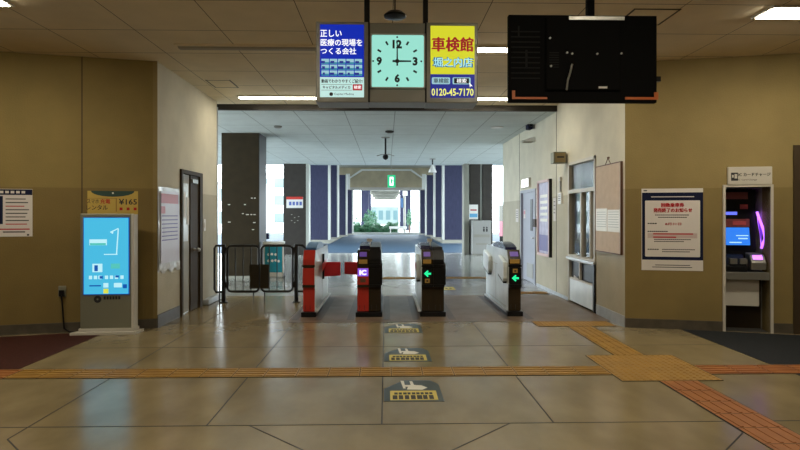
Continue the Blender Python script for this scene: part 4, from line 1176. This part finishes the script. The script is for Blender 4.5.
def flap(t, x, sgn, L, y, z0, z1):
    m = MB().prism([(x, z0 + .0), (x + sgn * L, z0 + .02), (x + sgn * L, z1), (x, z1)], 'y', y, y + .025)
    m.build('flap', M['red_flap'], t, bevel=.004)


gx = lambda px, Y=G0: aty(px, 300, Y).x
W_ = M['gate_white']
g1 = gate('red fronted ticket gate with a blue hood beside the black barrier', gx(302.5), gx(314.8), ['red'], M['hood_blue'], W_, W_)
g2 = gate('ticket gate with a red half and a lit violet display, second from the barrier', gx(357), gx(381), ['redic', 'dark'], None, M['gate_brown'], M['black'])
g3 = gate('double width ticket gate with green arrow on its left half', gx(421.5), gx(444.5), ['green', 'dark'], None, W_, M['black'], wings=((-1, .3, .8),))
g4 = gate('narrow ticket gate with navy hood and green arrow nearest the right wall', gx(508.5), gx(521.5), ['green_low'], M['hood_navy'], W_, W_, wings=((-1, .08, .55), (-1, 1.35, 1.9)))
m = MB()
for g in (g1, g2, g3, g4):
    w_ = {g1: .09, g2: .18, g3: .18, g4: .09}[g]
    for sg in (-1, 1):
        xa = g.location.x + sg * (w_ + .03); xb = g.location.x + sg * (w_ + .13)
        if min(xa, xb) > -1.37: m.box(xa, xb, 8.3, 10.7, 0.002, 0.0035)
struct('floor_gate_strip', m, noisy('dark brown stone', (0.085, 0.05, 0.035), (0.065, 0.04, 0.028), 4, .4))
for g, sg, w_ in ((g1, 1, .085), (g3, -1, .175)):
    MB().box(sg * (w_ + .01), sg * (w_ + .045), 0.02, 2.0, 0.07, 0.082).build('floor_rail', M['white'], g)
yF = 1.05
f0 = gx(323.5, G0 + yF) - g1.location.x; f1 = gx(340.5, G0 + yF) - g1.location.x
h1 = (gx(314.8) - gx(302.5)) / 2
zf = lambda py: CAMH + (HOR - py) / F * (G0 + yF)
flap(g1, h1, 1, f1 - h1, yF, zf(276.5), zf(262))
h2 = (gx(381) - gx(357)) / 2
flap(g2, -h2, -1, g2.location.x - h2 - gx(344.5, G0 + yF), yF, zf(275), zf(262))
m = MB().prism([(.45, .62), (1.02, .70), (1.02, .78), (.45, .74)], 'x', h1 + .06, h1 + .064); m.build('red_side_label', M['red'], g1)
MB().box(h1 + .0, h1 + .03, yF - .03, yF + .05, .45, .86).build('flap_post', M['black'], g1)
MB().box(-h2 - .02, -h2, yF - .03, yF + .05, .5, .86).build('flap_post', M['black'], g2)
m = MB().box(-(gx(444.5) - gx(421.5)) / 2 - .066, -(gx(444.5) - gx(421.5)) / 2 - .06, .34, .7, .66, .76); m.build('pink_label', M['sky_print'], g3)

# ------------------------------------------------------------------ passage beyond the beam
pA0, pA1 = aty(221.5, 200, 13.8).x, aty(258.5, 200, 13.8).x
o = struct('pillar_1', MB().box(pA0, pA1, 13.8, 14.6, 0, HF), M['pillar_brown'])
o['kind'] = 'structure'
m = MB()
for px, py, w_ in ((228, 205, 2.6), (244, 205, 2.2), (251, 198.5, 2), (254, 198.5, 2), (242, 214, 2.2), (246, 215, 3.4), (250.5, 215, 2), (253.5, 215, 2.5), (228, 222.5, 3), (253, 223, 3), (252, 230, 2.5)):
    a = aty(px, py, 13.8); m.box(a.x, a.x + w_ * .02, 13.793, 13.8, a.z, a.z + .02)
m.build_each('tape_mark', M['sticker_white'], o)
MB().box(pA1, pA1 + .02, 13.8, 14.6, 0, HF).build('edge_strip', M['dark_trim'], o)
MB().box(pA0, pA1, 13.785, 13.8, 0, .06).build('base_strip', M['white_conc'], o)
pB0, pB1 = aty(283.5, 200, 22).x, aty(306, 200, 22).x
o = struct('pillar_2', MB().box(pB0, pB1, 22.0, 22.6, 0, HF), M['pillar_grey'])
m = MB()
for px, py in ((291, 215), (294, 218), (298, 217), (291, 221), (297, 221), (294, 223)):
    a = aty(px, py, 22); m.box(a.x, a.x + .05, 21.99, 22, a.z, a.z + .03)
m.build_each('tape_mark', M['alu'], o)
a = aty(286.5, 208, 21.98); b = aty(303, 196.8, 21.98)
t = thing('pillar_sign', 'white notice with red top band on the grey pillar', 'sign', ((a.x + b.x) / 2, 21.985, (a.z + b.z) / 2), 0)
hx, hz = (b.x - a.x) / 2, (b.z - a.z) / 2
MB().box(-hx, hx, -0.02, 0, -hz, hz).build('board', M['white'], t)
MB().box(-hx, hx, -0.025, -0.02, hz - .1, hz).build('red_band', M['red'], t)
m = MB(); [m.box(-hx + .1 + k * .13, -hx + .19 + k * .13, -.024, -.02, -hz + .1, -hz + .24) for k in range(4)]; m.build('print', principled('blue print', (0.08, 0.12, 0.4), .5), t)
# white post strips
struct('trim_5', MB().box(aty(307, 200, 22.3).x, aty(309.8, 200, 22.3).x, 22.0, 22.5, 0, HF), M['white_conc'])
struct('trim_6', MB().box(aty(463.8, 200, 22).x, aty(468.8, 200, 22).x, 21.9, 22.5, 0, HF), M['concrete'])
struct('pillar_3', MB().box(aty(469.8, 200, 22.2).x, aty(480, 200, 22.2).x, 22.1, 22.6, 0, HF), M['pillar_grey'])
struct('pillar_4', MB().box(aty(482, 200, 22.2).x, aty(492, 200, 22.2).x, 22.1, 22.6, 0, HF), M['pillar_grey'])
struct('trim_7', MB().box(aty(480, 200, 22.2).x, aty(481.8, 200, 22.2).x, 22.15, 22.55, 0, HF), M['white_conc'])

# locker / machine with pictogram
x0_, x1_ = aty(472.5, 220, 21.5).x, aty(491, 220, 21.5).x
zt_ = aty(480, 220.5, 21.5).z
t = thing('storage_locker', 'grey white cabinet with small symbols in front of the dark pillars', 'cabinet', ((x0_ + x1_) / 2, 21.5, 0))
hx = (x1_ - x0_) / 2
MB().box(-hx, hx, 0, .5, 0.05, zt_).build('body', principled('grey enamel', (0.26, 0.26, 0.25), .5), t, bevel=.01)
MB().box(-hx + .02, hx - .02, 0.02, .48, 0, .05).build('plinth', M['alu'], t)
m = MB().box(-hx + .05, hx - .05, -.006, 0, zt_ * .52, zt_ * .60).box(-hx + .12, hx - .12, -.006, 0, zt_ * .30, zt_ * .35); m.build('label_strip', M['alu'], t)
m = MB().lathe([(0.03, 0), (0.03, -.006)], (.08, 0, zt_ * .80), 10, axis='y').box(.05, .11, -.006, 0, zt_ * .68, zt_ * .77).lathe([(0.03, 0), (0.03, -.006)], (.19, 0, zt_ * .80), 10, axis='y').box(.16, .22, -.006, 0, zt_ * .68, zt_ * .77); m.build('pictogram', M['ink'], t)
x0_, x1_ = aty(472, 220, 21.4).x, aty(480.5, 220, 21.4).x
t = thing('pillar_sign', 'small white and blue notice board above the grey cabinet', 'sign', ((x0_ + x1_) / 2, 22.09, aty(476, 212, 22.09).z))
MB().box(-.17, .17, -0.02, 0, -.28, .28).build('board', M['white'], t)
m = MB().box(-.15, .15, -.024, -.02, -.2, -.06); m.build('blue_print', principled('sky blue print', (0.1, 0.35, 0.6), .5), t)
m = MB().box(-.12, .12, -.024, -.02, .05, .10); m.build('red_print', M['redink'], t)

# notice stand (teal)
Yn = 14.0
a = aty(263.5, 277, Yn); b = aty(283.5, 244, Yn)
t = thing('notice_stand', 'white framed stand with a teal poster behind the barrier', 'notice stand', ((a.x + b.x) / 2, Yn, 0))
hx = (b.x - a.x) / 2; zt_ = b.z
m = MB().box(-hx, -hx + .03, 0, .06, 0, zt_).box(hx - .03, hx, 0, .06, 0, zt_).box(-hx, hx, 0, .06, zt_ - .05, zt_).box(-hx, hx, 0, .06, 0.02, .12); m.build('frame', M['offwhite'], t)
ps = MB().box(-hx + .03, hx - .03, .01, .04, .12, zt_ - .05).build('poster', M['teal'], t)
m = MB().text('ココロ', -.04, .008, zt_ * .62, w=.24, h=.09, bold=.02) if False else MB()
for (x_, z_) in ((-.12, .55), (-.04, .56), (.05, .55), (-.12, .40), (-.03, .40), (.05, .41), (.12, .39)):
    m.lathe([(0.032, .01), (0.032, .006)], (x_, 0, z_), 10, axis='y')
m.build('white_print', M['sticker_white'], ps)
m = MB().box(-hx - .05, hx + .05, -.12, -.09, 0, .02).box(-hx - .05, hx + .05, .15, .18, 0, .02).box(-hx, -hx + .03, -.12, .18, 0, .02).box(hx - .03, hx, -.12, .18, 0, .02); m.build_each('foot', M['alu'], t)
MB().box(-hx - .02, hx + .02, -.02, .10, zt_, zt_ + .06).build('top_shelf', M['white'], t)
# dark device on pole by pillar
a = aty(261.5, 240, 14.9)
t = thing('intercom_post', 'slim dark post with a box head standing right of the brown pillar', 'post', (aty(264.5, 240, 15.0).x, 15.0, 0))
MB().tube([(-.04, 0, 0), (-.04, 0, aty(264, 226, 15).z)], .022, 10).build('pole', M['black'], t)
MB().box(-.06, .12, -.06, .05, aty(264, 239, 15).z, aty(264, 233, 15).z).build('head', M['hood_navy'], t, bevel=.01)
MB().lathe([(0.13, 0), (0.13, .02), (.03, .03)], (-.04, 0, 0), 16).build('foot', M['black'], t)

# hanging things in the passage
p = aty(391.5, 187.5, 18)
t = thing('exit_sign', 'green and white exit sign hanging in the middle of the passage', 'exit sign', (p.x, 18, p.z))
hw = aty(395.5, 180, 18).x - p.x; hh = aty(391, 175, 18).z - p.z
MB().box(-hw, hw, 0, .08, 0, hh).build('housing', M['exit_green'], t)
m = MB().box(-hw * .48, hw * .48, -.004, 0, hh * .15, hh * .85); m.build('white_panel', M['white_lit'], t)
m = MB().box(-.02, .02, -.007, -.004, hh * .3, hh * .7).box(-.03, .05, -.007, -.004, hh * .5, hh * .58); m.build('pictogram', M['exit_green'], t)
MB().tube([(0, .04, hh), (0, .04, HF - p.z)], .006, 6).build('rod', M['alu'], t)


def hang(name, label, px, pyb, Y, kind):
    p = aty(px, pyb, Y)
    t = thing(name, label, 'speaker' if kind != 'cam' else 'camera', (p.x, Y, p.z))
    if kind == 'cam':
        MB().tube([(0, 0, .1), (0, 0, HF - p.z)], .022, 8).build('rod', M['black'], t)
        MB().lathe([(0.01, -.0), (0.06, .03), (.075, .08), (.06, .12), (.02, .14)], seg=16).build('dome', M['black'], t, smooth=True)
        MB().lathe([(0.10, HF - p.z - .02), (0.11, HF - p.z)], seg=16).build('ceiling_plate', M['alu'], t)
        MB().tube([(-.22, 0, .10), (-.1, 0, .14), (0.1, 0, .14), (.22, 0, .10)], .01, 6).build('bracket_arm', M['alu'], t)
    else:
        MB().tube([(0, 0, .25), (0, 0, HF - p.z)], .024, 8).build('rod', M['black'], t)
        MB().lathe([(0.14, 0), (0.14, .03), (.09, .14), (.04, .24), (.03, .27)], seg=18).build('bell', M['white'], t, smooth=True)
        MB().lathe([(0.10, HF - p.z - .02), (0.11, HF - p.z)], seg=16).build('ceiling_plate', M['alu'], t)


hang('dome_camera', 'black dome camera hanging from the passage ceiling above the exit sign', 385.5, 160, 14.5, 'cam')
hang('bell_speaker', 'white bell shaped speaker on a rod under the passage ceiling', 432.5, 172.5, 20, 'bell')
p = onfloor(389.5, 131, HF)
t = thing('smoke_detector', 'dark round smoke detector on the passage ceiling near the beam', 'smoke detector', (p.x, p.y, HF - .0)); MB().lathe([(0.10, 0), (0.10, -.03), (.05, -.05)], seg=18).build('housing', M['dark_trim'], t)
p = onfloor(278, 126, HF)
t = thing('smoke_detector', 'grey round smoke detector on the passage ceiling above the barrier', 'smoke detector', (p.x, p.y, HF)); MB().lathe([(0.09, 0), (0.09, -.03), (.05, -.05)], seg=18).build('housing', M['alu'], t)
p = onfloor(497, 127, HF)
t = thing('round_downlight', 'white round downlight in the passage ceiling near the right wall', 'ceiling light', (p.x, p.y, HF)); MB().lathe([(0.14, 0), (0.14, -.015), (.10, -.02)], seg=18).build('ring', M['white'], t)

# ------------------------------------------------------------------ outside: road, viaduct pillars, beam, hedge, buildings
struct('ground', MB().box(-60, 60, YB, 140, -0.14, -0.102), M['apron'])
struct('road', MB().box(-30, 30, 22.9, 45, -0.102, -0.02), M['road'])
struct('kerb', MB().box(-30, 30, 45, 45.4, -0.102, 0.13), M['white_conc'])
m = MB().box(-6.0, -3.0, 31.0, 45, -0.1, 0.04).box(3.0, 6.0, 31.0, 45, -0.1, .04)
struct('pavement', m, M['concrete'])
k = 0
for (Y, a, b, top) in ((32.0, 310, 328, 6), (35.8, 325, 337, 6), (39.8, 336, 345.7, 4.25), (43.0, 345.5, 352, 3.35)):
    for s_ in (0, 1):
        k += 1
        if s_ == 0: x0_, x1_ = aty(a, 200, Y).x, aty(b, 200, Y).x
        else: x0_, x1_ = aty(772 - b + 0.5, 200, Y).x, aty(772 - a + 0.5, 200, Y).x
        o = struct('pillar_viaduct', MB().box(x0_, x1_, Y, Y + .9, 0.04, top), M['pillar_blue'])
        xe = x1_ if s_ == 0 else x0_; d_ = 1 if s_ == 0 else -1
        MB().box(min(xe, xe + d_ * .07), max(xe, xe + d_ * .07), Y - .02, Y + .9, .04, top).build('edge_light_strip', M['white_conc'], o)  # added pale strip, paints the light along the pillar's inner edge
        MB().box(x0_ - .1, x1_ + .1, Y - .15, Y + .9, .04, .13).build('footing', M['concrete'], o)
# overhead deck and portal beam
struct('beam_deck', MB().box(-7.5, 7.5, 26, 46, 5.2, 5.9), M['concrete'])
Yb = 44.5
bz = lambda py: CAMH + (HOR - py) / F * Yb
bx = lambda px: aty(px, 200, Yb).x
m = MB().prism([(bx(334), 5.2), (bx(334), bz(189)), (bx(438), bz(189)), (bx(438), 5.2)], 'y', Yb + .8, Yb + 2.0)
o = struct('beam_portal', m, M['beam'])
m = MB().prism([(bx(347), bz(178)), (bx(361), bz(168.5)), (bx(412), bz(168.5)), (bx(425), bz(178)), (bx(425), bz(179.5)), (bx(411), bz(170)), (bx(362), bz(170)), (bx(347), bz(179.5))], 'y', Yb + .7, Yb + .8)
m.box(bx(346), bx(350), Yb - .08, Yb, bz(189), bz(174)).box(bx(422), bx(426), Yb - .08, Yb, bz(189), bz(174)); m.build('pale_edge', M['white_conc'], o)
MB().box(bx(346), bx(426), Yb + .68, Yb + .8, bz(190), bz(187)).build('lower_edge', M['alu'], o)
# second viaduct farther away
m = MB().box(-9, 9, 58, 60, 4.6, 6); struct('beam_far', m, M['concrete'])
Y2 = 62; x_ = lambda px, Y: aty(px, 200, Y).x
m = MB().box(x_(370, 62), x_(400, 62), 60.5, 100, 4.2, 4.8); o = struct('beam_far_deck', m, M['concrete'])
m = MB(); [m.box(x_(369, 62), x_(401, 62), y, y + .8, 3.8, 4.2) for y in (66, 76, 88)]; m.build_each('cross_rib', M['concrete'], o)
for (Y, a, b) in ((62, 361, 368.5), (72, 366, 371), (62, 403.5, 411), (72, 400, 404)):
    struct('pillar_far', MB().box(x_(a, Y), x_(b, Y), Y, Y + 1.4, -.1, 4.6), M['pillar_blue'])


def building(name, label, x0, x1, y, z1, cols, rows):
    t = thing(name, label, 'building', ((x0 + x1) / 2, y, -.1))
    hx = (x1 - x0) / 2
    MB().box(-hx, hx, 0, 6, 0, z1).build('wall', M['bldg_bright' if name == 'white_house' else 'bldg'], t)
    for i in range(cols):
        for j in range(rows):
            w_ = 2 * hx / cols; h_ = z1 / rows
            MB().box(-hx + i * w_ + w_ * .2, -hx + i * w_ + w_ * .8, -.05, 0, j * h_ + h_ * .25, j * h_ + h_ * .8).build('window', M['bldg' if name == 'white_house' else 'bldg_glass'], t)
    MB().box(-hx - .1, hx + .1, -.15, 6.1, z1, z1 + .25).build('roof_edge', M['white_conc'], t)


building('glazed_building', 'pale glazed building seen below the far viaduct deck', x_(370, 104), x_(399, 104), 104, 2.6 + .4, 4, 1)
building('white_house', 'white building beyond the road seen left of the far pillars', -22, -11, 78, 7, 5, 3)
building('white_house', 'white building beyond the road seen right of the grey cabinet', 12.5, 22, 60, 8, 4, 3)
building('white_house', 'white building seen between brown and grey pillars', -26, -14, 64, 5, 5, 2)


def leafy(name, label, cat, x0, x1, y0, y1, z0, z1, n, sz=.16, kind=None, trunk=False):
    t = thing(name, label, cat, ((x0 + x1) / 2, (y0 + y1) / 2, 0))
    hx, hy = (x1 - x0) / 2, (y1 - y0) / 2
    vs = []; fs = []
    for i in range(n):
        x, y, z = random.uniform(-hx, hx), random.uniform(-hy, hy), random.uniform(z0, z1)
        if trunk:
            c_ = Vector((x / hx, y / hy, (z - (z0 + z1) / 2) / ((z1 - z0) / 2)))
            if c_.length > 1: continue
        else: z = z0 + (z - z0) * (0.75 + .25 * math.sin(x * 2.1) * math.cos(x * 5.3))
        a = Vector((random.uniform(-1, 1), random.uniform(-1, 1), random.uniform(-1, 1))).normalized()
        b = a.orthogonal().normalized(); s_ = sz * random.uniform(.6, 1.3); p = Vector((x, y, z))
        k = len(vs); vs += [p - a * s_, p + b * s_ * .5, p + a * s_, p - b * s_ * .5]; fs.append((k, k + 1, k + 2, k + 3))
    m = MB(); m.add(vs, fs)
    me = m.build('foliage', M['leaf'], t)
    m = MB()
    if trunk: m.tube([(0, 0, -.1), (0.05, 0, z0 + .3)], .08, 8)
    else:
        for k in range(5): m.tube([(-hx + (k + .5) * 2 * hx / 5, 0, -.1), (-hx + (k + .5) * 2 * hx / 5, 0, z0 + .4)], .04, 6)
    m.build('stem', M['wood'], t)
    return t


leafy('hedge', 'green hedge beyond the kerb at the end of the road', 'hedge', x_(353, 47), x_(398, 47), 46.4, 47.8, 0.0, 1.0, 3400, .12)
leafy('shrub', 'loose green shrub above the left end of the hedge', 'shrub', x_(363, 50), x_(378, 50), 49, 50.5, 0.1, 2.0, 700, .12, trunk=True)
leafy('shrub', 'small green shrub beside the lamp post at the right opening', 'shrub', x_(406, 50), x_(412, 50), 49, 50, .4, 2.0, 300, .11, trunk=True)
leafy('shrub', 'low green shrub at the far left end of the hedge', 'shrub', x_(352, 50), x_(361, 50), 49, 50, .0, 1.7, 300, .11, trunk=True)
t = thing('lamp_post', 'slim grey lamp post beyond the road right of the hedge', 'lamp post', (x_(404.5, 48), 48, -.1))
MB().tube([(0, 0, 0), (0, 0, 3.5)], .10, 10).build('pole', M['alu'], t); MB().box(-.15, .25, -.1, .1, 3.2, 3.6).build('lamp_head', M['white'], t)
m = MB().box(-.3, -.1, -.05, .05, 2.2, 3.0); m.build('banner', M['hood_blue'], t)
t = thing('guard_rail', 'white guard rail standing on the kerb right of the hedge', 'guard rail', (x_(398, 46), 46, -.05))
m = MB().box(-.7, .7, -.03, .03, .45, .65); m.build('rail', M['white'], t)
m = MB(); [m.box(x - .04, x + .04, -.04, .04, 0, .6) for x in (-.6, 0, .6)]; m.build_each('post', M['white'], t)

# nobori banner near the right wall end
Yq = 24.5
p = aty(501, 245, Yq)
t = thing('advertising_banner', 'tall narrow pink and dark banner on a pole outside past the right wall', 'banner', (aty(502, 245, Yq).x, Yq, -.02))
zt_ = aty(500, 204, Yq).z + .02
MB().tube([(.05, 0, 0), (.05, 0, zt_), (-.15, 0, zt_ + .03)], .018, 8).build('pole', M['black'], t)
m = MB().box(-.13, .03, -.005, .005, .9, zt_ - .05); m.build('grey_cloth', M['alu'], t)
m = MB().box(-.12, .03, -.008, -.005, 0.62, 1.25); m.build('pink_cloth', M['sky_print'], t)
m = MB().box(-.10, .03, -.008, .005, .25, .62); m.build('dark_cloth', M['black'], t)
MB().box(-.2, .2, -.2, .2, 0, .06).build('base', M['alu'], t)

# ------------------------------------------------------------------ world and output look
w = bpy.data.worlds.new('world'); sc.world = w; w.use_nodes = True
bg = w.node_tree.nodes['Background']
bg.inputs['Color'].default_value = (0.82, 0.93, 1.0, 1)
bg.inputs['Strength'].default_value = 9.0
sc.view_settings.view_transform = 'Standard'
sc.view_settings.look = 'None'
sc.view_settings.exposure = 0.0
sc.view_settings.gamma = 1.0
sc.view_settings.use_curve_mapping = False
try:
    sc.cycles.use_denoising = True
    sc.cycles.max_bounces = 10
    sc.cycles.diffuse_bounces = 6
    sc.cycles.sample_clamp_indirect = 6
except Exception:
    pass
